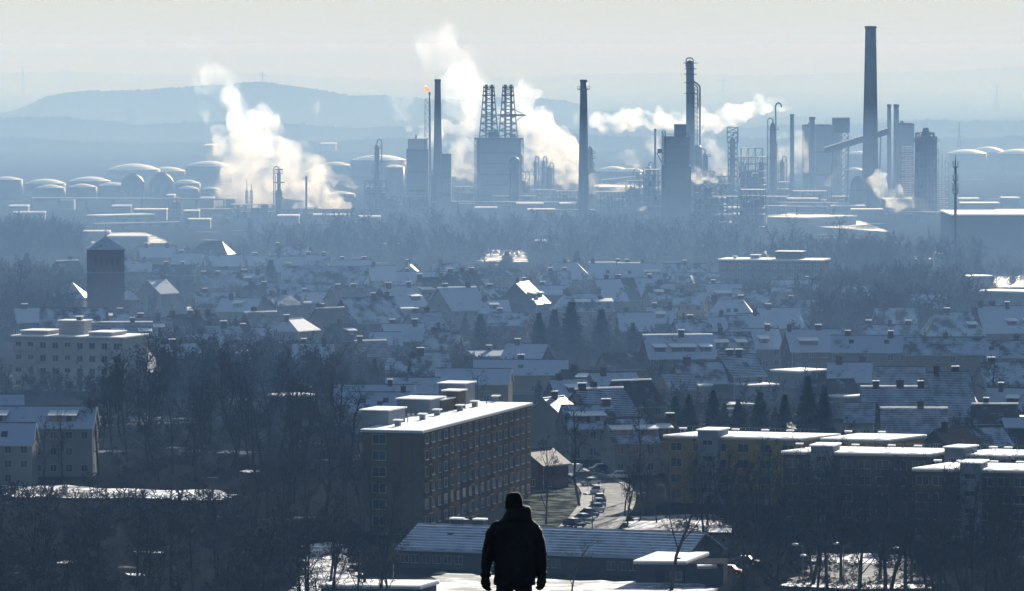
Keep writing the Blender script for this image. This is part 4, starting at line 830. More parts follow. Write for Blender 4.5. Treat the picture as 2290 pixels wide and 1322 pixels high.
# label, px, py, ridge, eaves, length, width, turn, options
HOUSES = [
 ('far snow roofed house at the head of the church tower row', 350, 552, 9, 5.5, 13, 10, 12, dict(roof='s', wins=False)),
 ('far dark hipped barn roof above the left houses', 475, 541, 10, 5.5, 14, 13, -10, dict(roof='b', hip=.5, wins=False, ch=())),
 ('broad snow roof beside the bushy conifer, far left centre', 652, 551, 10, 4.5, 13, 14, -14, dict(roof='h', wins=False, ch=(.1,))),
 ('low snow roof tucked under the bushy conifer', 598, 573, 7, 4, 15, 9, 14, dict(roof='s', wins=False)),
 ('small snow roof with two white chimney caps behind the long dark ridge', 790, 583, 8, 5, 13, 9, 4, dict(roof='s', wins=False)),
 ('long dark ridged hall, lower roof half snowy, behind two conifers', 728, 597, 11, 5, 28, 16, -1, dict(roof='h', wins=False, ch=())),
 ('house with a pale triangular gable facing the viewer', 914, 590, 9, 6, 9, 7, 88, dict(wall='white', roof='b', wins=False)),
 ('wide blue snow roof below the pale triangular gable', 945, 609, 8.5, 4.5, 17, 11, 0, dict(roof='s', wins=False)),
 ('flat dark long building above the hump shaped oak', 390, 594, 9, 6, 14, 10, 0, dict(roof='b', wall='dark', ch=(.3, .7), wins=False)),
 ('house with a roughly snowed roof shining right of the flat dark building', 472, 616, 8.5, 5, 8, 9, 28, dict(roof='t', wins=False)),
 ('blue snow roof with its rake lit, left of the hump shaped oak', 350, 626, 9, 5, 9, 10, 55, dict(roof='s', ch=(.9,), wins=False)),
 ('middling snow roof with white chimney pots left of the round conifer', 528, 606, 9, 5, 11, 10, -5, dict(roof='h', wins=False)),
 ('low dark house below the round conifer with a snow strip', 575, 640, 8, 5, 9, 9, 40, dict(roof='b', wins=False)),
 ('long house with a half snowed roof and a white porch below it', 690, 635, 10, 5.5, 25, 14, -1.5, dict(roof='h', wall='brick', ch=(), group=None)),
 ('tan walled house at the right end of the half snowed long roof', 772, 645, 9.5, 6, 9, 12, 25, dict(roof='n', wall='tan')),
 ('dark house with a ragged patch of sunlit snow at its eaves', 800, 655, 8, 5, 9, 9, 35, dict(roof='t', ch=(.5,))),
 ('steep dark gable house with blue right slope and white dormer', 889, 641, 11, 5.5, 13, 13, 38, dict(roof='s', wall='dark', dorm=((.75, 3.2),))),
 ('dark hip roof house behind the steep dark gable', 962, 622, 11, 5, 12, 13, 30, dict(roof='b', wall='dark', dorm=((.2, 4),), hip=.3)),
 ('tall tree-dark roof with a descending row of white chimneys', 1032, 609, 12, 5.5, 13, 12, 48, dict(roof='b', wall='brick', ch=(.1, .5, .8))),
 ('big house with broad blank gable and blue slope falling right', 1022, 644, 12, 6, 13, 14, 35, dict(roof='s', wall='grey', snowridge=True, dorm=())),
 ('low dim house behind the round bush on the far plain edge', 1118, 601, 7, 4.5, 14, 9, -8, dict(roof='b', wins=False, ch=())),
 ('dark pointed gable house with bright dormer roofs on both sides', 1168, 632, 11, 5, 12, 13, 70, dict(roof='b', wall='dark', dorm=((.25, 2.5), (.75, 2.5)))),
 ('long hipped house with a snow roof and dormer left of the terrace', 1265, 588, 10, 5, 17, 12, 0, dict(roof='s', hip=.8, ch=(.5,), wins=False)),
 ('first terrace house by the hipped one, snowy with a roof window', 1352, 588, 10, 5, 10, 11, 0, dict(roof='s', sky=((.6, .4),), snowridge=True, ch=(.1, .95))),
 ('second terrace house, snow shadowed by its chimneys', 1407, 589, 10, 5, 7.5, 11, 0, dict(roof='s', sky=((.5, .4),), snowridge=True, ch=(.4,))),
 ('third terrace house with a wide window dormer', 1459, 590, 10, 5, 7.5, 11, 0, dict(roof='s', dorm=((.5, 5.5),), ch=(.05,))),
 ('darker terrace house at the right end of the terrace', 1531, 591, 10, 5, 14, 11, 0, dict(roof='h', ch=(.5,), wins=False)),
 ('steep house with slope sweeping right at the head of the lower terrace', 1358, 626, 10.5, 4.5, 8, 14, 22, dict(roof='s', ch=(.5, .95))),
 ('dark steep house in the middle of the lower terrace', 1392, 624, 10.5, 4.5, 7, 14, 18, dict(roof='b', ch=(.3,))),
 ('widest snow slope at the right end of the lower terrace', 1428, 623, 10.5, 4.5, 9, 14, 16, dict(roof='s', ch=(.9,))),
 ('dim house with a single white dormer right of the widest snow slope', 1482, 636, 9.5, 5, 10, 12, 10, dict(roof='h', dorm=((.3, 2.5),), ch=(.4,))),
 ('hipped house with two bright dormer roofs above the tall conifers', 1302, 658, 9.5, 5, 17, 11, 7, dict(roof='h', hip=.6, dorm=((.48, 4), (.85, 5)), sky=((.8, .75),))),
 ('yellowish house half hidden behind the dim dormer house', 1545, 655, 9, 6, 9, 9, -12, dict(roof='h', wall='yellow', ch=(.2,))),
 ('snow roof with one bright dormer under the flat office', 1622, 636, 10, 5, 12, 11, 10, dict(roof='s', dorm=((.4, 5),))),
 ('low right hand neighbour roof under the flat office', 1680, 648, 8.5, 5, 11, 10, -4, dict(roof='h', ch=(.3,))),
 ('hipped snow roof with a dark dormer above the long row', 1635, 671, 10, 5, 14, 12, -3, dict(roof='s', hip=.6, ch=(.15, .7), sky=((.45, .4), (.6, .4)))),
 ('row house with bare left bay at the start of the long row', 1545, 716, 9, 5, 9, 11, 12, dict(roof='h', ch=(.5,))),
 ('second house of the long row, two roof windows in the snow', 1592, 711, 9, 5, 7, 11, 12, dict(roof='s', sky=((.3, .4), (.7, .5)), ch=())),
 ('third house of the long row with a dark stripe down its slope', 1636, 707, 9, 5, 7, 11, 12, dict(roof='h', sky=((.3, .4), (.6, .5)), ch=(.1,))),
 ('last house of the long row, clean snow slope', 1672, 703, 9, 5, 6, 11, 12, dict(roof='s', ch=(.8,))),
 ('big brick gable house with four white topped dormers', 1515, 750, 11, 5.8, 17, 14, 10, dict(roof='s', wall='brick', dorm=((.18, 2.6), (.43, 2.6), (.62, 2.6), (.86, 2.6)), snowridge=True, ch=(.55,))),
 ('row house with two lit dormers adjoining the big brick gable house', 1625, 745, 10, 5.5, 12, 12, 10, dict(roof='h', wall='grey', dorm=((.3, 3.5), (.75, 2.2)), ch=(.35,))),
 ('end house of the dormer row, canopy lit at its side', 1700, 737, 10, 5.5, 9, 12, 10, dict(roof='s', wall='grey', dorm=((.5, 2.2),), ch=(.7,))),
 ('dark roofed annexe with three roof windows left of the brick gable', 1392, 790, 8, 4.5, 10, 11, 14, dict(roof='b', sky=((.35, .4), (.52, .42), (.85, .45)), ch=())),
 ('slate house whose snow lies in thin lit rows, blank tall gable', 1645, 794, 10, 5.5, 9, 12, 30, dict(roof='l', wall='grey', ch=(.3, .55), sky=((.6, .5),))),
 ('small roof of lit snow rows beside the conifer by the chapel', 1512, 838, 7, 4, 7, 8, 25, dict(roof='l', ch=())),
 ('gabled brick house with a two window dormer right of centre', 1818, 738, 10.5, 5.5, 14, 12, 10, dict(roof='s', wall='brick', dorm=((.35, 4.6),), ch=(.05, .6))),
 ('long pale three storey block of flats with white snow roof', 1948, 752, 12.5, 9, 19, 12, -4, dict(roof='s', wall='white', sky=((.25, .6), (.7, .6)), ch=(.2, .75), floors=3)),
 ('wide block of flats, dull roof, joined to the pale one', 2115, 758, 12, 8.6, 20, 12, -4, dict(roof='h', wall='tan', ch=(.5,), floors=3)),
 ('far right block of flats, part bare part snowy roof', 2262, 764, 12, 8.6, 12, 12, -4, dict(roof='h', wall='white', sky=((.1, .5), (.3, .5)), ch=(.6,), floors=3)),
 ('dark hipped house with a snowy end slope and lit dormer', 2130, 700, 10.5, 5, 15, 12, 8, dict(roof='h', wall='dark', hip=.4, dorm=((.8, 2.2),), ch=(.4, .9))),
 ('big gable house with three chimneys high on the right edge', 2245, 686, 12, 5.5, 15, 14, 12, dict(roof='s', wall='brick', dorm=((.55, 2.6), (.9, 3)), ch=(.05, .3, .55))),
 ('steep striped roof house below the pale flats', 2012, 822, 10, 4.5, 11, 10, -6, dict(roof='t', wall='dark', ch=())),
 ('chalet roof sweeping low with a white triangular gable', 2120, 834, 12, 3.5, 9, 13, 12, dict(roof='t', wall='white', ch=(.2, .7))),
 ('steep white gabled cottage attached to the chalet roof', 2158, 853, 9.5, 3.2, 6, 7, 84, dict(roof='h', wall='white', ch=())),
 ('dark house with dotted bright tile edges and chimneys', 2005, 866, 9, 5, 15, 11, -1, dict(roof='l', wall='dark', ch=(.2, .55, .85), snowridge=True)),
 ('small house with a textured snow roof beside the garden conifer', 1922, 903, 7.5, 4.2, 6, 9, -4, dict(roof='t', wall='grey', ch=())),
 ('house with a bright ridge and a tall grid patterned roof', 2044, 914, 9.5, 3.8, 13, 11, -2, dict(roof='t', wall='dark', ch=(.6,), snowridge=True)),
 ('dark garden roof lit by a low strip right of the grid roof', 2130, 960, 8, 4, 9, 10, 40, dict(roof='r', wall='dark', ch=(.2,))),
 ('pale gabled house with lit bars of snow left of the white cottage row', 1238, 890, 10.5, 7, 9, 9, 62, dict(roof='l', wall='white', ch=(.5,), wins=False)),
 ('house whose right slope glitters with broken lit snow', 1340, 870, 11, 6, 11, 13, 30, dict(roof='l', wall='white', ch=(.1, .4), snowridge=True)),
 ('brown gabled neighbour behind the glittering slope', 1412, 852, 11, 6, 9, 12, 30, dict(roof='b', wall='tan', ch=(), snowridge=True)),
 ('white walled house with two bright dormers at the street corner', 1312, 908, 10.5, 6.5, 10, 10, 14, dict(roof='h', wall='white', dorm=((.25, 3), (.62, 3)), ch=(.9,))),
 ('dark roofed house with paired bright dormers left of the yellow flats', 1408, 938, 10.5, 6.5, 9, 10, 12, dict(roof='h', wall='white', dorm=((.25, 4), (.8, 3.4)), ch=())),
 ('dark roofed house with a lit flat dormer behind the pole tree', 1462, 940, 10, 6.5, 8, 10, 12, dict(roof='r', wall='white', dorm=((.55, 4.5),), ch=(.9,))),
 ('little brick house with a lit rake beside the long yellow slab', 1204, 1006, 7.5, 5, 8, 8, 52, dict(roof='r', wall='brick', ch=())),
 ('tiled house left of centre with bright strip below the eaves', 254, 722, 10, 5.5, 20, 12, 8, dict(roof='n', wall='grey', snowridge=True, ch=(.3, .75), dorm=((.55, 3), (.9, 3)))),
 ('tiled house continuing the bright strip row to the right', 345, 712, 10, 5.5, 9, 12, 8, dict(roof='n', wall='grey', ch=(.1, .6), dorm=((.5, 4.5),))),
 ('steep roofed house with snowy courses and two roof windows', 305, 775, 10, 4.5, 8, 9, 62, dict(roof='t', wall='white', ch=(.1,), sky=((.5, .5),))),
 ('dark gable left of the rough pale roof', 402, 706, 10, 5.5, 9, 12, 50, dict(roof='b', wall='dark', ch=(.1, .9))),
 ('dark double gable with glinting valley snow', 452, 705, 10, 5.5, 9, 11, 42, dict(roof='b', wall='dark', ch=(.3, .7))),
 ('house with a rough textured pale roof between dark gables', 498, 729, 9, 5, 9, 10, 20, dict(roof='t', wall='grey', ch=(.1, .5, .9))),
 ('snowy low roof nestled under the rough textured pale roof', 455, 748, 8, 4.5, 8, 9, 35, dict(roof='s', wall='tan', ch=(.4,))),
 ('sharp dark gable house whose tan tiles catch the sun', 583, 699, 10.5, 5.5, 9, 12, 27, dict(roof='n', wall='dark', snowridge=True, ch=(.3,))),
 ('pale rendered house with a white edged hipped gable', 660, 714, 9, 6.2, 10, 8.5, 58, dict(roof='s', wall='white', ch=(.1,), hip=.35)),
 ('dark house edged by one long sunlit rake', 738, 690, 9.5, 5.5, 10, 11, 45, dict(roof='b', wall='tan', snowridge=True, ch=(.1, .25))),
 ('broad dark gable with snow sliding down its right edge', 822, 666, 11.5, 5, 17, 14, 32, dict(roof='h', wall='dark', ch=(.6, .9))),
 ('house with an unevenly melted pale roof patch', 948, 700, 9, 5, 9, 12, 26, dict(roof='t', wall='grey', ch=(.2, .6))),
 ('small snow roof in the dip left of the unevenly melted roof', 862, 744, 7, 4, 8, 9, 5, dict(roof='s', wall='grey', ch=())),
 ('tan roofed cottage with lit ridge above the dark orchard', 828, 763, 7.5, 4.2, 8, 9, 24, dict(roof='n', wall='tan', snowridge=True, ch=(.1,))),
 ('low snow roof behind the cottage, half hidden by the orchard', 892, 800, 7, 4, 8, 9, 8, dict(roof='h', wall='dark', ch=())),
 ('small house whose whole roof shines cream white in the sun', 1085, 784, 5.2, 4, 9, 10, 20, dict(roof='s', wall='tan', ch=(.6,))),
 ('long low snow roofed row at the back of the bare orchard', 1165, 806, 8, 5, 22, 11, -1, dict(roof='s', wall='tan', ch=(.5,), sky=((.5, .5),))),
 ('snow roof with a tan gable at its right end, behind bare branches', 1060, 826, 8, 5, 17, 11, -5, dict(roof='s', wall='tan', ch=())),
 ('shallow snow roof between garden trees left of the slab', 925, 846, 7.5, 4.5, 12, 10, -3, dict(roof='s', wall='white', ch=())),
 ('wide clean snow roof on pale walls behind the long yellow slab', 838, 862, 8.5, 5, 17, 12, -2, dict(roof='s', wall='white', ch=(.7,))),
 ('snow roof pierced by three roof windows beside the lift shaft', 852, 879, 8.5, 5, 12, 10, -3, dict(roof='s', wall='white', ch=(.9,), sky=((.2, .5), (.5, .35), (.6, .55)))),
 ('white terrace with two flat roofed dormers at the left edge', 92, 911, 13, 9.5, 21, 11, -2, dict(roof='s', wall='white', dorm=((.08, 5), (.72, 5)), ch=(.95,), floors=3)),
 ('nearer white house with one roof window at the left edge', 25, 948, 11.5, 8, 9, 10, -2, dict(roof='s', wall='white', sky=((.4, .45),), ch=(), floors=3)),
 ('low snow roof peeking over the white terrace at the left edge', 18, 884, 9, 6, 6, 9, 8, dict(roof='s', wall='grey', ch=())),
 ('house left of the church tower with one gleaming rake', 150, 584, 10, 5, 10, 11, 52, dict(roof='b', wall='dark', snowridge=True, ch=(.7,))),
 ('hipped snow roof at the foot of the bare wood by the church', 158, 633, 9, 4.8, 10, 11, -6, dict(roof='t', hip=.8, ch=(), wins=False)),
 ('small pyramid snow roof right of the church tower foot', 288, 650, 8, 5.5, 5, 9, 10, dict(roof='s', hip=.95, ch=(), wins=False)),
 ('dim hipped house under the poplars on the right plain', 1905, 640, 8, 5, 11, 10, 20, dict(roof='h', wins=False)),
 ('dim low cottage row between bare trees right of the office', 1775, 628, 8, 5, 15, 10, 4, dict(roof='h', wins=False)),
 ('snow streaked barn roof left of the office block', 1560, 612, 8, 5, 14, 10, 0, dict(roof='h', wins=False, ch=())),
 ('dark roof with glinting skylight above the three storey flats', 1990, 728, 9, 5, 14, 10, -3, dict(roof='h', wall='dark', ch=(.1, .5, .85))),
 ('house with slanted pale lean-to near the right edge', 2200, 958, 7, 4, 8, 8, 28, dict(roof='h', wall='white', ch=())),
 ('last gable before the right edge, ridge dotted with snow', 2225, 905, 8.5, 5, 9, 10, 0, dict(roof='b', wall='dark', snowridge=True, ch=(.3,))),
 ('dark garage-like house with a bright strip at the right edge', 2275, 936, 6, 4.5, 6, 8, 4, dict(roof='s', wall='dark', ch=())),
]
for (lab, px, py, hr, he, L, w_, az, kw) in HOUSES:
    kw = dict(kw); kw.setdefault('wall', 'tan'); house(lab, px, py, hr, he, L, w_, az, **kw)
EXTRA = [(640, 575, 's', 1, 10, 'behind the broad snow roof by the bushy conifer'), (705, 572, 'h', 2, -8, 'between bushy conifer and the small far snow roof'), (850, 596, 's', 1, 15, 'left of the pale triangular gable'), (1000, 590, 'h', 1, -10, 'right of the pale triangular gable'),
 (1060, 625, 's', 2, 20, 'right of the descending white chimneys'), (1110, 645, 'h', 1, 35, 'just left of the pointed dark gable'), (1230, 640, 's', 1, -20, 'right of the pointed dark gable'), (1245, 608, 'h', 2, 5, 'below the long hipped snow roof'), (560, 612, 'h', 2, -15, 'under the low snow roof of the bushy conifer'),
 (505, 572, 's', 1, 12, 'under the far hipped barn roof'), (420, 568, 's', 1, -6, 'left of the far hipped barn roof'), (300, 585, 'h', 2, 8, 'just right of the church tower belfry'), (1100, 672, 's', 1, 12, 'at the foot of the blank gable slope'), (1140, 700, 'h', 1, -12, 'left of the tallest pointed conifer'),
 (700, 655, 's', 1, 30, 'below the long half snowed roof'), (620, 660, 'h', 2, 45, 'left below the half snowed long roof'), (540, 668, 's', 1, -18, 'above the sharp dark gable'), (480, 655, 'h', 1, 10, 'in the dark belt behind the double gable'), (900, 725, 's', 2, 18, 'left of the unevenly melted roof'),
 (990, 745, 'h', 1, -10, 'right below the unevenly melted roof'), (770, 725, 'b', 1, 40, 'below the long sunlit rake'), (700, 770, 's', 2, -5, 'below the pale rendered hipped gable'), (620, 765, 'b', 1, 25, 'below the sun catching tan tiles'), (1420, 700, 's', 1, 8, 'between the broad conifers and the long row'),
 (1480, 688, 'h', 2, -10, 'above the start of the long row'), (1740, 690, 's', 1, 15, 'right of the hipped snow roof with the dark dormer'), (1790, 672, 'h', 1, -12, 'in the thin wood right of the long row'), (1560, 812, 'h', 1, 20, 'under the four dormers'),
 (1310, 830, 'b', 1, -15, 'below the annexe with three roof windows'), (1370, 835, 's', 1, 25, 'left of the conifer by the chapel rows'), (1900, 812, 's', 2, -4, 'under the pale three storey flats'), (2240, 812, 'h', 1, 10, 'under the far right flats'), (2270, 870, 's', 1, -14, 'by the rounded pale tree at the right edge'),
 (1860, 850, 'b', 1, 18, 'right of the tall black conifers'), (560, 735, 'h', 1, 15, 'right of the rough textured pale roof'), (400, 770, 's', 1, 35, 'right of the steep snowy courses'), (240, 700, 'h', 2, 5, 'right behind the church tower foot'),
 (75, 690, 's', 1, 14, 'in the wood left of the tower foot'), (1180, 770, 's', 1, -25, 'between cream roof and tallest conifer'), (960, 790, 'h', 1, 12, 'left of the cream white roof'), (1270, 850, 's', 1, 22, 'left above the glittering slope'), (2080, 660, 's', 1, -6, 'in the wide wood left of the white sheds'), (2000, 690, 'h', 1, 12, 'at the lower edge of the wide wood')]
for k, (px, py, rf, nc, az, where) in enumerate(EXTRA):
    rd = random.Random(k + 900); kind = dict(s='snowy', h='half snowed', b='bare dark')[rf]
    house('small %s roof with %s %s' % (kind, 'one chimney' if nc == 1 else 'two chimneys', where), px, py, rd.uniform(7.5, 9), rd.uniform(4, 5.2), rd.uniform(8, 12), rd.uniform(8, 10), az, wall=rd.choice(['tan', 'grey', 'brick', 'white', 'dark']), roof=rf, ch=(.25, .8)[:nc], dorm=((.5, 2.4),) if k % 4 == 0 else (), wins=py > 680, group='small houses between the larger roofs')
# flat roofed buildings: front edge in pixels at height h
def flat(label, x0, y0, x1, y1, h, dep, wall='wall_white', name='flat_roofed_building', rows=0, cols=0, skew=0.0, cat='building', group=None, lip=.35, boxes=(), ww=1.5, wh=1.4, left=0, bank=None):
    a = ah(x0, y0, h); c = ah(x1, y1, h); L = (c - a).to_2d().length; az = math.degrees(math.atan2(c.y - a.y, c.x - a.x)); m = Matrix.Translation(Vector((a.x, a.y, 0))) @ Matrix.Rotation(R(az), 4, 'Z')
    t = thing(name, Vector((a.x, a.y, 0)), label, cat, group); k = skew
    pl = [(0, 0), (L, 0), (L + k, dep), (k, dep)]
    MB(m).prism(pl, -.2, h - .3).build('wall', wall, t)
    e = .4; po = [(-e, -e), (L + e, -e), (L + k + e, dep + e), (k - e, dep + e)]
    MB(m).prism(po, h - .3, h).build('roof', 'steel_light', t)
    pi = [(.05 - e, .05 - e), (L + e - .05, .05 - e), (L + k + e - .05, dep + e - .05), (k - e + .05, dep + e - .05)]
    MB(m).prism(pi, h, h + .3).build('snow_cover', 'snow_soft', t)
    for (bx, by, bw, bd, bh, bm) in boxes:
        q = MB(m).box(bx, bx + bw, by, by + bd, h + .1, h + bh).build('roof_house' if bw > 2 else 'roof_vent', bm, t)
        MB(m).box(bx - .2, bx + bw + .2, by - .2, by + bd + .2, h + bh, h + bh + .2).build('snow_or_glint_cap', 'snow_soft', q)
    fh = (h - .6) / max(1, rows)
    for j in range(rows):
        for i in range(cols):
            window(t, m, L * (i + .5) / cols, 0, fh * j + .95, ww, wh, '-y')
    for j in range(rows if left else 0):
        for i in range(left): window(t, m, dep * (i + .5) / left, 0, fh * j + .95, ww, wh, '-x')
    return t, m, L
flat('low office block with snow roof and mast above the far terrace', 1608, 581, 1836, 583, 10, 16, 'wall_dark', rows=3, cols=12, boxes=((19, 4, 9, 7, 2.8, 'wall_dark'), (10, 5, 3, 3, 1.5, 'steel'), (4, 5, 1, 1, 1, 'steel')))
b = ah(1702, 643, 0); b.y += 6; t = thing('flag_mast', b, 'thin dark mast rising over the low office block', 'mast'); MB().tube(b, (b.x, b.y, ad(1702, 528, b.y).z), .3, .15, 8).build('pole', 'steel_dark', t); MB().lathe(b, [(.8, 0), (.8, .6), (.4, .8)], 10).build('footing', 'concrete', t)
flat('small flat roof shining in the dip below the steep dark gable', 848, 687, 888, 691, 5, 6, 'wall_tan')
flat('flat white porch roof under the half snowed long roof', 613, 677, 693, 677, 5, 4, 'wall_brick', rows=1, cols=5)
flat('tiny white flat roof over pale garage beside the conifers', 1546, 862, 1565, 863, 4, 4, 'wall_white')
flat('bright flat carport roof in front of the three storey flats', 1790, 832, 1853, 828, 4, 9, 'wall_grey')
flat('bright flat garage roof with pale wall left of dotted tiles', 1894, 888, 1945, 885, 5, 6, 'wall_white')
flat('lit flat roof speckled by twigs below the slate house', 1675, 863, 1738, 861, 3.5, 9, 'wall_grey')
flat('long white topped sheds on the right edge behind the wide wood', 2188, 651, 2300, 654, 5, 12, 'wall_dark', rows=1, cols=6)
flat('small pale walled shed with snow roof right of the wide wood', 2168, 619, 2222, 618, 6, 8, 'wall_grey')
flat('bright snow topped garden building below the glinting right roofs', 2022, 975, 2076, 976, 4, 6, 'wall_dark')
flat('white strip of roof at the right edge above the flat blocks', 2255, 936, 2300, 936, 5, 6, 'wall_dark')
flat('long low roof glinting between woods left of the wide snow roof', 530, 789, 706, 789, 4, 10, 'wall_dark')
flat('pair of low white roofs in the dark wood left of the snow roofs', 625, 886, 700, 884, 3.5, 6, 'wall_dark')
# left modern flats
t, m, L = flat('pale stepped block of flats with balconies and penthouse', 28, 752, 275, 756, 13, 16, 'wall_pale', 'apartment_block', rows=4, cols=9, cat='apartment building', boxes=((9.6, 6, 6.5, 5, 3.6, 'wall_pale'), (1, 3, 7, 8, 1.2, 'wall_pale'), (19, 2, 6, 9, 1.1, 'wall_pale'), (14, 6.5, 1.2, 1.2, 4.6, 'steel')), ww=1.4)
for j in range(4):
    for x0, x1 in ((.6, 6.5), (12.5, 17)):
        z = 3.1 * j + .3; q = MB(m).box(x0, x1, -1.3, -.12, z, z + .15); q.box(x0, x1, -1.3, -1.2, z + .15, z + 1.15); q.box(x0, x0 + .1, -1.2, -.12, z + .15, z + 1.15); q.box(x1 - .1, x1, -1.2, -.12, z + .15, z + 1.15); q.build('balcony', 'wall_pale', t)
# ---------------------------------------------------------------- yellow slab in the middle
def slab():
    h = 17.4; A = ah(805, 962, h); B = ah(945, 965, h); C = ah(1192, 902, h); D_ = A + (C - B)
    t = thing('apartment_slab', Vector((B.x, B.y, 0)), 'six storey yellow slab of flats with a dazzling snow covered flat roof', 'apartment building')
    poly = [(p.x, p.y) for p in (A, B, C, D_)]
    c = sum((Vector((p[0], p[1])) for p in poly), Vector((0, 0))) / 4
    ins = [tuple(c + (Vector(p) - c) * .975) for p in poly]
    MB().prism(ins, -.3, h - .35).build('walls', 'wall_ochre', t)
    MB().prism(poly, h - .35, h).build('roof', 'steel_light', t); MB().prism([tuple(c + (Vector(p) - c) * .996) for p in poly], h, h + .15).build('snow_cover', 'snow', t)
    Bi, Ci, Ai, Di = (Vector((*ins[1], 0)), Vector((*ins[2], 0)), Vector((*ins[0], 0)), Vector((*ins[3], 0)))
    # long right face: frame with x along B->C, -y outwards
    u = (Ci - Bi); L = u.length; az = math.degrees(math.atan2(u.y, u.x)); m = Matrix.Translation(Bi) @ Matrix.Rotation(R(az), 4, 'Z')
    fh = 2.78; nb = 18
    for i in range(nb):
        x = L * (i + .5) / nb
        for j in range(6):
            window(t, m, x, -.002, fh * j + 1.3, 1.5 if i % 3 else 1.9, 1.45, '-y')
    for k in range(6):                                       # recessed looking stair bays, dark glazed strips standing 5 cm proud
        x = L * (k + .5) / 6 + L / 12 * .98
        if x < L - 1: MB(m).box(x - .75, x + .75, -.1, -.01, 1, h - 1).build('stair_glazing', 'wall_dark', t)
    for k in range(5):
        x0 = L * (k + .12) / 5.4 + 1
        for j in range(6):
            q = MB(m).box(x0, x0 + 3.4, -1.0, -.12, fh * j + .25, fh * j + .37); q.box(x0, x0 + 3.4, -1.0, -.94, fh * j + .37, fh * j + 1.25); q.build('balcony', 'wall_ochre', t)
    for j in range(7): MB(m).box(0, L, -.06, -.005, fh * j + .55, fh * j + .75).build('string_course', 'wall_ochre', t) if j else None
    # left end face
    u = (Bi - Ai); L2 = u.length; az = math.degrees(math.atan2(u.y, u.x)); m2 = Matrix.Translation(Ai) @ Matrix.Rotation(R(az), 4, 'Z')
    for j in range(6): window(t, m2, L2 * .28, -.002, fh * j + 1.2, 2.3, 1.5, '-y')
    for k in range(2): MB(m2).box(L2 * (.62 + k * .2), L2 * (.62 + k * .2) + .12, -.03, -.005, 0.2, h - .6).build('wall_seam', 'wall_dark', t)
    # roof furniture
    def rb(px, py, w_, d_, hh, mm, nm, cap=True):
        p = ah(px, py, h + .1); q = MB(Matrix.Translation(Vector((p.x, p.y, 0))) @ Matrix.Rotation(R(az), 4, 'Z')); q.box(-w_ / 2, w_ / 2, 0, d_, h + .12, h + hh)
        o = q.build(nm, mm, t)
        if cap: q = MB(Matrix.Translation(Vector((p.x, p.y, 0))) @ Matrix.Rotation(R(az), 4, 'Z')); q.box(-w_ / 2 - .25, w_ / 2 + .25, -.25, d_ + .25, h + hh, h + hh + .22).build('snow_or_glint_cap', 'snow_soft', o)
        return o
    rb(838, 951, 5.0, 9, 2.6, 'clad', 'lift_house'); rb(925, 925, 6.2, 8, 2.6, 'clad', 'lift_house'); rb(955, 921, 5.5, 7, 2.2, 'wall_ochre', 'lift_house'); rb(1008, 916, 3.0, 4, 3.4, 'wall_ochre', 'lift_house'); rb(1010, 905, 5, 6, 3.9, 'clad', 'lift_house')
    for (x, y) in ((888, 954), (943, 940), (976, 930), (1027, 920), (1060, 911), (1107, 899)): rb(x, y, .9, .9, 1.1, 'steel', 'roof_vent')
    for (x, y) in ((912, 947), (867, 947), (1040, 917), (1088, 905)): p = ah(x, y, h); MB().tube((p.x, p.y, h + .1), (p.x, p.y, h + 1), .1, .1, 6).build('vent_pipe', 'steel_dark', t)
slab()
# right flat blocks -------------------------------------------------------
def rblock(label, x0, y0, x1, y1, h, dep, wall, rows, cols, towers, skew=3.5, vents=5):
    t, m, L = flat(label, x0, y0, x1, y1, h, dep, wall, 'apartment_block', rows=rows, cols=cols, cat='apartment building', skew=skew, ww=2.0)
    for (a, b_) in towers:
        q = MB(m).box(a, b_, -1.6, 5, -.2, h + 1.3).build('stair_tower', 'clad', t); MB(m).box(a - .25, b_ + .25, -1.85, 5.2, h + 1.3, h + 1.55).build('snow_or_glint_cap', 'snow_soft', q)
        for j in range(rows): window(q, m, (a + b_) / 2, -1.6, (h - .6) / rows * j + 2.2, 1.8, .8, '-y')
    rd = random.Random(int(x0))
    for k in range(vents):
        x = L * (k + .5 + rd.uniform(-.2, .2)) / vents; q = MB(m); 
        for dx in (-.4, .4): q.tube((x + dx, 4, h), (x + dx, 4, h + 1.1), .05, .05, 4)
        q.box(x - .6, x + .6, 3.6, 4.4, h + 1.1, h + 1.25); q.build('chimney_rack', 'steel_light', t)
        MB(m).box(x - .65, x + .65, 3.55, 4.45, h + 1.25, h + 1.42).build('snow_or_glint_cap', 'snow_soft', t)
        MB(m).tube((x + 2.5, 2, h + .1), (x + 2.5, 2, h + 1.7), .04, .04, 4).build('aerial', 'steel_light', t)
    q = MB(m)
    for k in range(int(L / 1.5)): q.tube((k * 1.5, dep, h), (k * 1.5, dep, h + 1.0), .03, .03, 4)
    q.tube((0, dep, h + 1.0), (L, dep, h + 1.0), .03, .03, 4); q.build('roof_railing', 'steel', t)
    return t
rblock('yellow flat block with a grey clad stair tower right of the street', 1488, 976, 1788, 983, 12, 13, 'wall_yellow', 4, 6, ((6.6, 10.4),), vents=5)
rblock('second yellow flat block, its roof half hidden by twigs', 1840, 983, 1985, 986, 12, 14, 'wall_yellow', 4, 4, (), vents=2)
rblock('nearer flat block with three stepped bright roof pieces', 1752, 1012, 2075, 1018, 12, 13, 'wall_ochre', 4, 8, ((5.2, 9),), vents=5)
rblock('right hand flat block behind the nearer one, bright end by the frame edge', 2120, 1017, 2265, 1022, 12, 13, 'wall_ochre', 4, 4, ((0, 3.4),), vents=3)
rblock('lowest flat block at the right edge with a bright sloping corner', 2045, 1050, 2300, 1055, 12, 14, 'wall_ochre', 4, 7, ((8, 11.5),), vents=4)
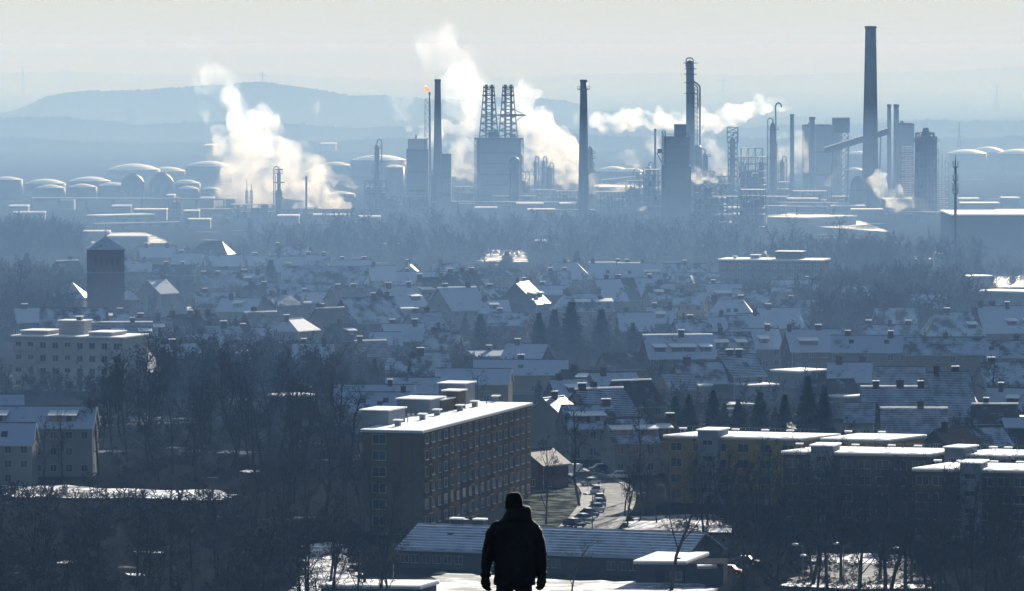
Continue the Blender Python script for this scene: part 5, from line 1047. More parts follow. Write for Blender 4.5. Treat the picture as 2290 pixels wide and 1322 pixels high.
# church -------------------------------------------------------------------
def church():
    x0, x1 = 193, 271; h = 22.0; a = ah(x0, 557, h); c = ah(x1, 558, h); W = (c - a).length; m = frame(((a.x + c.x) / 2, a.y + W / 2), 8); w_ = W / 2 * .93
    t = thing('church_tower', wloc_point((a.x + c.x) / 2, a.y + W / 2), 'square dark brick church tower with snowy pyramid roof and cross', 'church')
    MB(m).box(-w_, w_, -w_, w_, -.2, h).build('wall', 'wall_brick', t)
    MB(m).box(-w_ - .12, w_ + .12, -w_ - .12, w_ + .12, h - 7.3, h - 7.0).build('ledge', 'wall_grey', t)
    e = w_ + .5; ro = MB(m).add([(-e, -e, h), (e, -e, h), (e, e, h), (-e, e, h), (0, 0, h + 3.7), (-e, -e, h - .25), (e, -e, h - .25), (e, e, h - .25), (-e, e, h - .25)], [(0, 1, 4), (1, 2, 4), (2, 3, 4), (3, 0, 4), (8, 7, 6, 5), (5, 6, 1, 0), (6, 7, 2, 1), (7, 8, 3, 2), (8, 5, 0, 3)]).build('roof', 'roof_snow', t)
    q = MB(m); q.tube((0, 0, h + 3.5), (0, 0, h + 6.2), .09, .06, 6); q.box(-.5, .5, -.06, .06, h + 5.2, h + 5.35); q.lathe((0, 0, h + 3.7), [(.1, 0), (.3, .3), (.1, .6)], 10) if 0 else None; q.build('cross', 'steel_dark', ro)
    for k in range(5): 
        x = -w_ * .62 + k * w_ * .31
        o = MB(m).box(x - .38, x + .38, -w_ - .06, -w_ + .01, h - 5.2, h - 2.6).build('belfry_opening', 'rubber', t)
    for k in range(2): MB(m).box(-.3, .3, -w_ - .06, -w_ + .01, 6 + k * 4, 7.4 + k * 4).build('slit_window', 'glass', t)
def wloc_point(x, y): return Vector((x, y, 0))
church()
house('church nave roof low beside the brick tower foot', 165, 690, 12, 7, 18, 12, 5, wall='brick', roof='h', ch=(), name='church_nave', cat='church')
M['snow_thin'] = snowmix('snow_thin', (.06, .05, .04), .42, .56, .09, snow=(.8, .81, .85), bump=.2, spec=.5)
# ---------------------------------------------------------------- foreground hall, garages, road
def hall():
    hr, he = 6.2, 3.1; a = ah(942, 1172, hr); c = ah(1572, 1193, hr); mid = (a + c) / 2; az = math.degrees(math.atan2(c.y - a.y, c.x - a.x)); L = (c - a).length
    t = house('long low hall with a blue shaded snow roof below the slab', 0, 0, hr, he, L, 18, 0, wall='dark', roof='t', ch=(), wins=False) if 0 else None
    m = frame((mid.x, mid.y), az); H = L / 2; W = 9
    t = thing('long_hall', Vector((mid.x, mid.y, 0)), 'long low hall whose shaded snow roof spans behind the man', 'building')
    MB(m).add([(x, y, z) for x in (-H, H) for (y, z) in ((-W, -.3), (W, -.3), (W, he), (0, hr - .1), (-W, he))], [(0, 4, 3, 2, 1), (5, 6, 7, 8, 9), (0, 1, 6, 5), (1, 2, 7, 6), (2, 3, 8, 7), (3, 4, 9, 8), (4, 0, 5, 9)]).build('wall', 'wall_dark', t)
    k = (hr - he) / W; ov = .8; th = .2
    top = [(-H - .5, -W - ov, he - ov * k), (H + .5, -W - ov, he - ov * k), (H + .5, W + ov, he - ov * k), (-H - .5, W + ov, he - ov * k), (-H - .5, 0, hr), (H + .5, 0, hr)]
    ro = MB(m).add(top + [(x, y, z + th) for x, y, z in top], [(6, 7, 11, 10), (8, 9, 10, 11), (0, 4, 5, 1), (2, 5, 4, 3), (0, 1, 7, 6), (2, 3, 9, 8), (1, 5, 11, 7), (5, 2, 8, 11), (3, 4, 10, 9), (4, 0, 6, 10)]).build('roof', 'roof_hall', t)
    q = MB(m)
    for j in range(9):
        s_ = (j + 1) / 10; q.box(-H - .4, H + .4, -W * (1 - s_) - .05 - ov * (1 - s_), -W * (1 - s_) + .05 - ov * (1 - s_), he - ov * k + (hr - he + ov * k) * s_ + th - .03, he - ov * k + (hr - he + ov * k) * s_ + th + .07)
    q.build('roof_batten', 'snow', ro)
    rd = random.Random(4)
    for i in range(26):
        x = -H + L * (i + .5) / 26
        if rd.random() < .8: window(t, m, x, -W, .9, 1.3, 1.2, '-y')
    MB(m).box(-H, H, -W - ov - .12, -W - ov, he - ov * k - .05, he - ov * k + .12).build('gutter', 'steel_light', t)
    for x in (-H + 5, -H + 9): 
        o = MB(m).box(x, x + 1.6, .3, 1.5, hr - .6, hr + .9).build('chimney', 'wall_dark', t); MB(m).box(x - .2, x + 1.8, .1, 1.7, hr + .9, hr + 1.15).build('snow_or_glint_cap', 'snow_soft', o)
    MB(m).box(-H + 6.2, -H + 7, -4, -3.2, hr - 1.3, hr - .9).build('skylight', 'glass', t)
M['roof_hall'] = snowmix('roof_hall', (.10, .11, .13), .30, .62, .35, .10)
hall()
t, m, L = flat('flat lit roof of the dark annexe before the long hall', 1422, 1257, 1530, 1258, 3.6, 15, 'wall_dark', skew=2.4, name='annexe', rows=0)
MB(m).box(L + .1, L + 6, .5, 10, -.2, 3.4).build('side_wing', 'wall_dark', t); MB(m).tube((6.2, 3, 3.76), (6.2, 3, 4.1), .5, .5, 12).build('roof_dome', 'steel_dark', t)
MB(m).box(3, 4.4, -.06, -.01, .2, 2.3).build('door', 'rubber', t); window(t, m, 6.2, 0, 1.0, 1.6, 1.1, '-y')
for k, a in enumerate([('left lit garage roof at the bottom, dark front wall', 719, 1310, 758, 1311), ('longer lit garage roof next to the left one', 762, 1311, 850, 1312), ('third lit garage roof, ends by the flagpole', 853, 1312, 935, 1313)]):
    t, m, L = flat(a[0], a[1], a[2], a[3], a[4], 2.7, 8, 'wall_dark', 'garage', cat='garage', skew=1.6, group='garages at the bottom edge')
    for i in range(max(1, int(L / 3))): MB(m).box(.3 + i * 3, 2.8 + i * 3, -.05, -.01, .05, 2.1).build('garage_door', 'wall_grey', t)
flat('small flat kiosk roof dusted with snow right of the annexe', 1563, 1268, 1608, 1266, 3, 7, 'wall_dark', 'kiosk', cat='kiosk', skew=3)
# ground patches with sunlit snow, road, kerb
def G(x, y): p = ah(x, y, 0); return (p.x, p.y)
sheet('snow_field', [G(*p) for p in ((18, 1116), (120, 1118), (240, 1120), (330, 1119), (430, 1123), (496, 1122), (530, 1112), (480, 1100), (360, 1101), (220, 1096), (150, 1090), (60, 1092), (15, 1090))], .42, 'snow_thin', 'lit snowy clearing in the dark wood')
sheet('snow_field', [G(*p) for p in ((930, 1345), (1640, 1345), (1560, 1312), (1230, 1302), (985, 1285))], .42, 'snowfield', 'lit snowy yard behind the man')
sheet('snow_field', [G(*p) for p in ((660, 1345), (800, 1345), (790, 1290), (760, 1215), (690, 1222))], .43, 'snowfield', 'lit snow at the edge of the dark wood')
sheet('snow_field', [G(*p) for p in ((1180, 1186), (1262, 1186), (1316, 1120), (1320, 1090), (1240, 1068), (1180, 1090))], .42, 'lawn', 'frosty lawn left of the street')
sheet('snow_field', [G(*p) for p in ((1400, 1190), (1640, 1196), (1600, 1155), (1420, 1160))], .42, 'snowfield', 'lit snow behind the long hall')
sheet('snow_field', [G(*p) for p in ((1760, 1310), (1990, 1318), (2050, 1300), (2040, 1262), (1830, 1260))], .41, 'asphalt', 'brownish trodden yard between the stems')
sheet('snow_field', [G(*p) for p in ((1740, 1316), (1860, 1320), (2080, 1322), (2060, 1312), (1900, 1313), (1780, 1309))], .42, 'snow_thin', 'snow strips at the foot of the stems')
sheet('snow_field', [G(*p) for p in ((1815, 1262), (1940, 1266), (2040, 1268), (2030, 1250), (1930, 1243), (1810, 1247))], .43, 'snow_thin', 'lit snow between the stems on the right')
sheet('snow_field', [G(*p) for p in ((2215, 645), (2290, 645), (2290, 618), (2225, 622))], .4, 'snow', 'lit snow field on the far right')
sheet('snow_field', [G(*p) for p in ((1715, 500), (1990, 520), (1900, 486), (1715, 476))], .25, 'snow_thin', 'snowy waste ground behind the poplars')
sheet('snow_field', [G(*p) for p in ((205, 545), (380, 545), (330, 522), (215, 520))], .25, 'snow_thin', 'snowy yard behind the church tower')
sheet('snow_field', [G(*p) for p in ((1075, 586), (1180, 588), (1170, 562), (1085, 560))], .3, 'snow_thin', 'snow among far bare trunks')
for (x, y, ww, hh) in ((700, 752, 40, 5), (575, 790, 60, 4), (640, 884, 60, 8), (690, 868, 50, 5), (1430, 748, 24, 5), (2240, 655, 90, 7), (2070, 580, 60, 3), (1960, 645, 50, 3), (230, 686, 30, 4), (880, 640, 26, 3), (1205, 655, 20, 4), (1655, 905, 60, 5), (1700, 880, 50, 4), (1310, 1175, 60, 6), (560, 1058, 24, 5), (330, 1240, 80, 3), (150, 1262, 50, 5), (300, 1290, 40, 5), (1010, 1165, 40, 4)):
    sheet('snow_field', [G(x - ww / 2, y + hh / 2), G(x, y + hh * .7), G(x + ww / 2, y + hh / 2), G(x + ww * .4, y - hh / 2), G(x - ww * .3, y - hh / 2)], .4, 'snow_thin', 'small lit patch of snow')
cl = [(1228, 1046), (1262, 1056), (1300, 1066), (1335, 1078), (1360, 1094), (1369, 1110), (1366, 1128), (1356, 1148), (1340, 1168), (1318, 1190)]
def strip(name, off0, off1, z, m, lab, th=0):
    P = [Vector((*G(*p), 0)) for p in cl]; Lf = []; Rt = []
    for i, p in enumerate(P):
        d = (P[min(i + 1, len(P) - 1)] - P[max(0, i - 1)]).normalized(); n_ = Vector((-d.y, d.x, 0)); Lf.append(p + n_ * off0); Rt.append(p + n_ * off1)
    n = len(P); mb = MB()
    mb.add([(p.x, p.y, z) for p in Lf + Rt] + ([(p.x, p.y, z - th) for p in Lf + Rt] if th else []), [(i, i + 1, n + i + 1, n + i)[::-1] for i in range(n - 1)] + ([(i, i + 1, 2 * n + i + 1, 2 * n + i) for i in range(n - 1)] + [(n + i, n + i + 1, 3 * n + i + 1, 3 * n + i)[::-1] for i in range(n - 1)] if th else []))
    tag(mb.build(name, m), lab, kind='structure')
strip('road', 3.1, -3.4, .45, 'asphalt', 'icy street curving past the slab')
strip('pavement', -3.4, -5.6, .57, 'pave', 'pale pavement beside the parked cars', .4)
strip('pavement', 4.4, 3.1, .57, 'pave', 'narrow pavement on the outer bend', .4)
strip('kerb', -3.25, -3.4, .575, 'concrete', 'kerb stones of the street', .3)
# cars ------------------------------------------------------------------------
CARM = [mat('paint_silver', (.35, .36, .38), .3, .6, .5, 0), mat('paint_dark', (.03, .035, .05), .25, .6, .3, 0), mat('paint_blue', (.03, .06, .16), .25, .6, .3, 0), mat('paint_white', (.6, .6, .6), .3, .5, 0, 0), mat('paint_red', (.25, .03, .02), .3, .5, .2, 0)]
def car(label, px, py, az, col, van=False, group='cars parked along the street'):
    p = ah(px, py, .6); m = Matrix.Translation(Vector((p.x, p.y, .46))) @ Matrix.Rotation(R(az), 4, 'Z'); t = thing('parked_van' if van else 'parked_car', Vector((p.x, p.y, .46)), label, 'van' if van else 'car', group)
    L, W = (2.5, .95) if van else (2.15, .88)
    prof = [(-L, .35), (-L, .8), (-L + .3, .95), (-L + .9, 1.0), (-L + 1.4, 1.12 if not van else 1.9), (L - .9, 1.12 if not van else 2.0), (L - .1, .98 if not van else 1.9), (L, .75), (L, .35)] if not van else [(-L, .35), (-L, .95), (-L + .7, 1.15), (-L + 1.2, 1.95), (L - .05, 2.0), (L, 1.8), (L, .35)]
    def extr(pr, w0, w1=None, zt=None):
        w1 = w1 or w0; zm = max(z for _, z in pr); zn = min(z for _, z in pr); v = []
        for sx in (-1, 1):
            for (y, z) in pr: ww = w0 + (w1 - w0) * (z - zn) / (zm - zn); v.append((sx * ww, y, z))
        n = len(pr); return v, [list(range(n)), list(range(n, 2 * n))[::-1]] + [((i + 1) % n, i, i + n, (i + 1) % n + n) for i in range(n)]
    body = [(-L, .3), (-L - .02, .6), (-L + .12, .78), (-L + 1.0, .9), (L - .7, .95), (L - .08, .88), (L, .6), (L, .3)] if not van else prof
    MB(m).add(*extr(body, W, W * .93)).build('body', col, t)
    if not van:
        cab = [(-L + .95, .88), (-L + 1.55, 1.38), (L - 1.15, 1.42), (L - .35, .92)]
        c = MB(m).add(*extr(cab, W * .92, W * .72)).build('cabin_glass', 'glass', t)
        MB(m).add(*extr([(-L + 1.45, 1.37), (-L + 1.6, 1.44), (L - 1.2, 1.48), (L - 1.05, 1.40)], W * .74, W * .7)).build('roof', col, t)
        MB(m).box(-W * .6, W * .6, -L + 1.7, L - 1.3, 1.475, 1.53).build('snow', 'snow', t)
    else:
        MB(m).add(*extr([(-L + .78, 1.2), (-L + 1.14, 1.86), (-L + 1.06, 1.86), (-L + .70, 1.2)], W * .8, W * .75)).build('windscreen', 'glass', t)
        MB(m).box(-W * .8, W * .8, -L + 1.3, L - .3, 1.99, 2.05).build('snow', 'snow', t)
    for sx in (-1, 1):
        for y in (-L + .75, L - .75):
            w_ = MB(m).tube((sx * (W - .12), y, .32), (sx * (W + .03), y, .32), .32, .32, 14).build('wheel', 'rubber', t); MB(m).tube((sx * (W + .03), y, .32), (sx * (W + .05), y, .32), .18, .16, 10).build('rim', 'steel_light', w_)
        MB(m).box(sx * W * .7 - .16, sx * W * .7 + .16, -L - .05, -L - .01, .58, .72).build('headlight', 'frame', t); MB(m).box(sx * W * .75 - .14, sx * W * .75 + .14, L + .005, L + .04, .62, .78).build('tail_light', CARM[4], t)
        MB(m).box(sx * (W + .02) - .1, sx * (W + .02) + .1, -L + 1.25, -L + 1.4, .92, 1.05).build('mirror', col, t)
for a in [('pale van parked where the street comes out behind the slab', 1273, 1060, -68, CARM[3], True), ('car right behind the pale van, dull roof', 1296, 1070, -58, CARM[1]), ('silver car at the start of the kerbside queue', 1321, 1084, -35, CARM[0]),
          ('white roofed car second in the kerbside queue', 1336, 1102, -15, CARM[3]), ('dark car partly hidden behind another in mid queue', 1342, 1121, 6, CARM[1]), ('silver car in mid queue, bright bonnet', 1340, 1131, 10, CARM[0]),
          ('car at the bend with two lit windows', 1335, 1142, 14, CARM[3]), ('blue car after the gap in the queue', 1318, 1154, 26, CARM[2]), ('silver car near the lower end of the queue', 1306, 1166, 30, CARM[0]), ('dark car last in the queue by the hall roof', 1284, 1177, 40, CARM[1]),
          ('dim blue car parked alone across the street', 1340, 1053, -72, CARM[2]), ('dim silver car parked on the far side of the bend', 1383, 1069, -66, CARM[0])]: car(*a)
car('red car with snow on the roof under the right trees', 1632, 1283, 70, CARM[4]); car('dark car half hidden by stems under the right trees', 1668, 1262, 75, CARM[1])
def lamp(label, px, py, h=6.5, arm=-1.2):
    p = ah(px, py, h); t = thing('street_lamp', Vector((p.x - arm, p.y, 0)), label, 'street lamp', 'street lamps among the trees on the right'); x = p.x - arm
    MB().tube((x, p.y, 0), (x, p.y, h - .1), .09, .06, 8).build('post', 'steel', t); MB().tube((x, p.y, h - .1), (p.x, p.y, h), .04, .04, 6).build('arm', 'steel', t); MB().lathe((p.x, p.y, h - .1), [(.15, 0), (.45, .06), (.4, .18), (.12, .26)], 12).build('lamp_head', 'steel_light', t); MB().lathe((p.x, p.y, h + .12), [(.5, 0), (.46, .1), (.15, .2)], 12).build('snow_or_glint_cap', 'snow_soft', t)  # white cap added on the lamp head to stand in for its sun glint
for a in (('lamp head glinting furthest left under the right trees', 1778, 1219), ('brightest glinting lamp head, just above the lit snow', 1796, 1244), ('lamp head with a thin arm right of the brightest one', 1869, 1217), ('rightmost glinting lamp head between the stems', 2004, 1227), ('small lamp beside the street and its leaning tree', 1309, 1106)): lamp(*a)
b = ah(880, 1330, 0); t = thing('flagpole', b, 'thin bare flagpole by the third garage roof', 'flagpole'); MB().tube(b, (b.x, b.y, ad(880, 1266, b.y).z), .1, .06, 8).build('pole', 'steel_light', t); MB().lathe((b.x, b.y, ad(880, 1266, b.y).z), [(.02, 0), (.12, .1), (.02, .22)], 8).build('finial', 'steel_light', t)
def bus():
    p = ah(1350, 1072, 0)
    q = ah(1315, 1103, 0); t = thing('road_sign', Vector((q.x, q.y, 0)), 'small sign on a post at the pavement edge', 'sign'); MB().tube(q, (q.x, q.y, 2.6), .05, .05, 6).build('post', 'steel', t); MB().tube((q.x, q.y - .06, 2.3), (q.x, q.y - .08, 2.3), .32, .32, 14).build('plate', 'paint_blue' if 0 else CARM[2], t)
bus()
# ================================================================== TREES
def grow(seed, H, spread=.42, levels=(10, 5, 5, 5, 5), first=.25, up=.35, tw=.05, droop=0.0, lenk=1.0, trunks=1):
    """bare tree: returns two MBs, wood (trunk and limbs) and crown (branches and twigs)"""
    rd = random.Random(seed); wood, crown = MB(), MB()
    def rib(p, q, w_):
        d = (q - p); a = Vector((rd.gauss(0, 1), rd.gauss(0, 1), rd.gauss(0, 1))).cross(d)
        if a.length < 1e-6: return
        a = a.normalized() * w_ / 2; k = len(crown.v); crown.v += [p - a, p + a, q + a * .5, q - a * .5]; crown.f.append([k, k + 1, k + 2, k + 3])
    def branch(p, d, L, r, lv):
        n = 3 if lv < 2 else 2; mb = wood if lv < 2 else crown; pts = [p]; dirs = []
        for i in range(n):
            d = (d + Vector((rd.gauss(0, .13), rd.gauss(0, .13), rd.gauss(0, .08) + (up * .22 if lv else .02) - droop * (lv > 2) * .3))).normalized()
            pts.append(pts[-1] + d * L / n); dirs.append(d)
        if lv >= 4:
            for a, b in zip(pts, pts[1:]): rib(a, b, tw * (1.2 if lv == 4 else .9))
        else:
            for i in range(n): ra = r * (1 - .65 * i / n); rb_ = r * (1 - .65 * (i + 1) / n); mb.tube(pts[i], pts[i + 1], ra, rb_, (7, 5, 3, 3)[lv], False)
        if lv >= len(levels): return
        for k in range(levels[lv]):
            t = (first if lv == 0 else .22) + (1 - (first if lv == 0 else .22)) * (k + rd.random() * .8) / levels[lv]; i = min(n - 1, int(t * n)); q = pts[i].lerp(pts[i + 1], t * n - i)
            a = rd.uniform(0, 6.283) if lv else k * 2.4 + rd.random(); o = dirs[i].orthogonal().normalized(); o = Matrix.Rotation(a, 3, dirs[i]) @ o
            sp_ = (spread if lv == 0 else .75) * rd.uniform(.8, 1.3); nd = (dirs[i] * math.cos(sp_ * 1.3) + o * math.sin(sp_ * 1.3)).normalized()
            f = (1 - .55 * t if lv == 0 else .9 - .4 * t) * rd.uniform(.75, 1.15)
            branch(q, nd, L * (.52, .52, .5, .5, .55)[lv] * f * lenk, max(.012, r * (.42, .45, .45, .4, .4)[lv] * (1 - .4 * t)), lv + 1)
    for k in range(trunks):
        d0 = Vector((rd.gauss(0, .04) + (k - (trunks - 1) / 2) * .35, rd.gauss(0, .04), 1)).normalized()
        branch(Vector(((k - (trunks - 1) / 2) * .4, 0, -.3)), d0, H * .92, H * .016, 0)
    return wood, crown
def conifer(seed, H, W, wh=26, per=9):
    rd = random.Random(seed); wood, crown = MB(), MB(); wood.tube((0, 0, -.2), (0, 0, H * .97), H * .014, .03, 7)
    for i in range(wh):
        t = i / (wh - 1); z = H * (.07 + .9 * t); R_ = W / 2 * (1 - t) ** .8 * rd.uniform(.75, 1.12) + .12
        for k in range(per):
            a = rd.uniform(0, 6.283); L = R_ * rd.uniform(.7, 1.1); tip = Vector((L * math.cos(a), L * math.sin(a), z - L * rd.uniform(.1, .4))); b = Vector((0, 0, z))
            n = max(3, int(L * 5))
            for j in range(n):
                q = b.lerp(tip, (j + .7) / n); 
                for s_ in range(3):
                    dv = Vector((rd.gauss(0, 1), rd.gauss(0, 1), rd.gauss(-.5, .5))).normalized() * rd.uniform(.3, .65); sd_ = dv.cross(Vector((rd.gauss(0, 1), rd.gauss(0, 1), 1))).normalized() * .12
                    kk = len(crown.v); crown.v += [q - sd_, q + sd_, q + dv + sd_ * .3, q + dv - sd_ * .3]; crown.f.append([kk, kk + 1, kk + 2, kk + 3])
    return wood, crown
def tmpl(name, wc, wm, cm, cat):
    wood, crown = wc; t = bpy.data.objects.new(name, None); S.collection.objects.link(t); t['category'] = cat
    wood.build('trunk', wm, t); crown.build('crown', cm, t); return t
HB = [15, 17, 16, 14, 18, 13]
KIND = {}
KIND['b'] = [(tmpl('bare_tree', grow(40 + i, h, spread=(.42, .5, .36, .55, .33, .5)[i], first=(.25, .3, .22, .28, .2, .3)[i]), 'bark', 'twig', 'tree'), h) for i, h in enumerate(HB)]
KIND['p'] = [(tmpl('bare_poplar', grow(70 + i, 17, spread=.16, levels=(16, 5, 5, 4, 4), first=.12, up=.8, lenk=.7), 'bark', 'twig', 'tree'), 17) for i in range(2)]
KIND['s'] = [(tmpl('bare_tree', grow(80 + i, 9, spread=.6, levels=(8, 5, 4, 4, 4), first=.22, tw=.03, lenk=1.05), 'bark', 'twig_pale', 'tree'), 9) for i in range(2)]
KIND['m'] = [(tmpl('bare_tree', grow(90 + i, 16, spread=.5, levels=(9, 5, 5, 5, 4), first=.34, trunks=1 + i), 'bark', 'twig', 'tree'), 16) for i in range(2)]
KIND['c'] = [(tmpl('conifer', conifer(100 + i, 13, (5.2, 6.2, 4.4)[i], 34, 13), 'bark', 'needle', 'tree'), 13) for i in range(3)]
KIND['y'] = [(tmpl('thin_conifer', conifer(110, 9, 1.9, 30, 8), 'bark', 'needle', 'tree'), 9)]
USED = set(); TR = random.Random(99); NT = [0]
def tree(kind, p, H, label, group=None, wide=1.0, idx=None):
    tm, h0 = KIND[kind][idx if idx is not None else TR.randrange(len(KIND[kind]))]
    if tm.name in USED: t = copy_tree(tm)
    else: t = tm; USED.add(tm.name)
    s = H / h0; t.location = (p[0], p[1], 0); t.scale = (s * wide, s * wide, s); t.rotation_euler = (0, 0, TR.uniform(0, 6.283)); t['label'] = label
    if group: t['group'] = group
    elif 'group' in t: del t['group']
    NT[0] += 1; return t
# trees one can single out: kind, foot column, foot row, top row, label, width
for kind, x, yb, yt, lab, wd in [
  ('b', 1298, 1138, 893, 'tall bare tree leaning over the street with a long shadow', .9), ('b', 1221, 1178, 985, 'bare tree on the frosty lawn beside the hooded man', .8), ('s', 1276, 1335, 1185, 'low spreading bare tree in front of the long hall', 1.0),
  ('m', 1500, 1326, 1030, 'forked bare tree rising before the flat lit annexe roof', 1.0), ('b', 1436, 1120, 905, 'bare tree before the white houses left of the yellow block', .8), ('s', 690, 1335, 1235, 'small bare tree by the lit snow at the wood edge', .9),
  ('b', 1070, 930, 830, 'fine branched bare tree between the snow roofed rows', 1.2), ('b', 1460, 900, 815, 'brownish bare tree below the brick gable house', 1.1), ('b', 1855, 598, 478, 'tallest spreading bare tree on the plain before the big chimney', 1.3), ('b', 1770, 598, 488, 'bare tree next to the tallest one on the plain', 1.2),
  ('p', 1992, 606, 515, 'narrow poplar left of the radio mast', .9), ('p', 2085, 600, 505, 'pair-like poplar just left of the radio mast', 1.0), ('p', 1935, 604, 525, 'short poplar between plain tree and narrow poplar', .9),
  ('b', 2228, 940, 800, 'rounded pale bare tree at the right edge houses', 1.3), ('b', 140, 1080, 920, 'bare tree in front of the white terrace, left', 1.0), ('b', 95, 1085, 935, 'bare tree at the frame side of the white terrace', .9),
  ('b', 40, 720, 590, 'big dim bare tree at the left edge beside the church', 1.5), ('b', 130, 700, 600, 'dim bare tree just left of the church tower', 1.4),
  ('b', 870, 1110, 960, 'dense bare tree hiding the end wall of the yellow slab', 1.2), ('b', 925, 1190, 1030, 'dense bare tree hiding the corner of the yellow slab', 1.1), ('b', 830, 1200, 1010, 'dense bare tree below the slab end windows', 1.2)]:
    p = ah(x, yb, 0); tree(kind, p, ad(x, yt, p.y).z, lab, wide=wd)
for kind, x, yb, yt, lab, wd in [
  ('c', 1205, 812, 698, 'tallest pointed conifer in the middle of the town', 1.3), ('c', 1278, 800, 672, 'broad conifer below the hipped house', 1.6), ('c', 1345, 798, 690, 'broad conifer right of the one below the hipped house', 1.6), ('c', 1075, 790, 700, 'dark conifer by the big blank gable', 1.4),
  ('c', 693, 612, 551, 'bushy conifer beside the far snow roof', 1.7), ('c', 606, 650, 580, 'round topped conifer over the low dark house', 1.9), ('c', 690, 640, 607, 'small conifer before the long snowy hall roof', 1.6), ('c', 815, 668, 598, 'wide dark conifer at the end of the long hall', 1.9),
  ('c', 800, 560 + 10, 562 - 10, 'far dim conifer above the small snow roof', 1.8), ('c', 1133, 602, 560, 'round dark evergreen before far bare trunks', 2.4), ('c', 1577, 890, 818, 'slim conifer in front of the four dormers', 1.1), ('c', 1478, 880, 815, 'conifer left of the chapel roof rows', 1.3),
  ('c', 1843, 990, 862, 'tall black conifer above the yellow block, right one', 1.2), ('c', 1806, 985, 838, 'tall black conifer above the yellow block, left one', 1.2), ('c', 1755, 985, 880, 'shorter conifer left of the two tall black ones', 1.3), ('c', 1540, 975, 880, 'conifer behind the roof of the yellow block', 1.3),
  ('c', 1650, 980, 892, 'conifer over the middle of the yellow block roof', 1.4), ('c', 1595, 975, 870, 'dim conifer under the slate house wall', 1.3), ('c', 1961, 968, 898, 'conifer between the textured and the grid roof', 1.2), ('c', 2030, 832, 765, 'bushy evergreen before the joined flats', 1.9),
  ('c', 2186, 628, 567, 'dim conifer right of the radio mast foot', 1.6), ('y', 1921, 850, 822, 'left one of two thin garden conifers below the flats', 1.0), ('y', 1940, 852, 820, 'right one of two thin garden conifers below the flats', 1.0), ('c', 1290, 620, 560, 'dim conifer at the left end of the far terrace', 1.5),
  ('c', 838, 880, 800, 'pointed conifer in the dark orchard', 1.1), ('c', 1205, 900, 850, 'conifer behind the far end of the slab', 1.4), ('c', 1040, 760, 700, 'conifer at the foot of the blank gable', 1.3), ('y', 880, 858, 846, 'thin little evergreen on the clean snow roof edge', 1.0), ('c', 1415, 800, 720, 'dim conifer left of the brick gable house', 1.5),
  ('c', 1700, 978, 875, 'broad conifer right of the one over the middle of the yellow roof', 1.4), ('c', 1510, 965, 885, 'dim conifer at the left end behind the yellow block', 1.4), ('c', 1620, 965, 900, 'half hidden conifer between two behind the yellow block', 1.5), ('c', 1240, 790, 690, 'dark conifer squeezed between the tallest and the broad one', 1.5), ('c', 980, 800, 720, 'dark conifer above the cream white roof, left', 1.4),
  ('c', 1380, 985, 900, 'dark evergreen behind the paired bright dormers', 1.2), ('c', 60, 640, 565, 'dim evergreen high in the wood left of the church', 1.6)]:
    p = ah(x, yb, 0); tree(kind, p, ad(x, yt, p.y).z, lab, wide=wd)
def inpoly(x, y, P):
    c = False; j = len(P) - 1
    for i in range(len(P)):
        if (P[i][1] > y) != (P[j][1] > y) and x < (P[j][0] - P[i][0]) * (y - P[i][1]) / (P[j][1] - P[i][1]) + P[i][0]: c = not c
        j = i
    return c
HPOS = [(o.location.x, o.location.y) for o in S.objects if o.parent is None and o.get('category') in ('house', 'building', 'apartment building', 'church', 'car', 'garage')]
print('trees', NT[0])
def scatter(n, P, Hr, kind, label, group, gap=5, wide=(.9, 1.25), clear=0, seed=1):
    """trees on a ground region given by its photo outline, spread evenly over the real ground"""
    rd = random.Random(seed); g = [ah(x, y, 0) for x, y in P]; gp = [(p.x, p.y) for p in g]; X = [p[0] for p in gp]; Y = [p[1] for p in gp]; pts = []; tr = 0
    while len(pts) < n and tr < n * 80:
        tr += 1; x, y = rd.uniform(min(X), max(X)), rd.uniform(min(Y), max(Y))
        if not inpoly(x, y, gp) or any((x - a) ** 2 + ((y - b) * .5) ** 2 < gap * gap for a, b in pts): continue
        if clear and any((x - a) ** 2 + (y - b) ** 2 < clear * clear for a, b in HPOS): continue
        pts.append((x, y)); tree(kind if not isinstance(kind, tuple) else rd.choice(kind), (x, y), rd.uniform(*Hr), label, group, rd.uniform(*wide))
scatter(70, [(230, 940), (330, 880), (620, 910), (770, 960), (800, 1075), (560, 1088), (220, 1080), (200, 1010)], (13, 18), 'b', 'bare tree in the dense dark wood behind the lit clearing', 'bare trees of the dark wood behind the clearing', 5.5, seed=2)
scatter(60, [(-30, 1330), (560, 1290), (700, 1250), (900, 1225), (900, 1420), (640, 1560), (-30, 1560)], (12, 15.5), 'b', 'bare tree in the dark wood in front of the lit clearing', 'bare trees of the wood at the lower left', 5.0, seed=3)
scatter(14, [(560, 1100), (800, 1085), (900, 1180), (640, 1210)], (12, 15), 'b', 'bare tree in the dark wood below the slab end', 'bare trees between clearing and slab', 5.0, seed=4)
scatter(64, [(1480, 1150), (1620, 1140), (2310, 1160), (2310, 1235), (1600, 1225)], (10.5, 13.8), 'b', 'bare tree in the dark wood in front of the flat blocks', 'bare trees before the flat blocks', 4.2, seed=5)
scatter(30, [(1640, 1292), (2310, 1302), (2310, 1400), (1640, 1345)], (14, 18.5), ('m', 'b', 'b'), 'bare tree with dark stem standing against the lit snow', 'stems against the lit snow on the right', 4.0, seed=6)
scatter(6, [(1360, 1180), (1400, 1140), (1480, 1150), (1480, 1190)], (9, 13), 'b', 'bare tree thicket beside the lower bend of the street', 'thicket at the street bend', 3.5, seed=7)
scatter(1, [(560, 1180), (610, 1180), (610, 1190), (560, 1190)], (13, 14), 'p', 'single narrow poplar in the wood at the lower left', None, 3.5, seed=8)
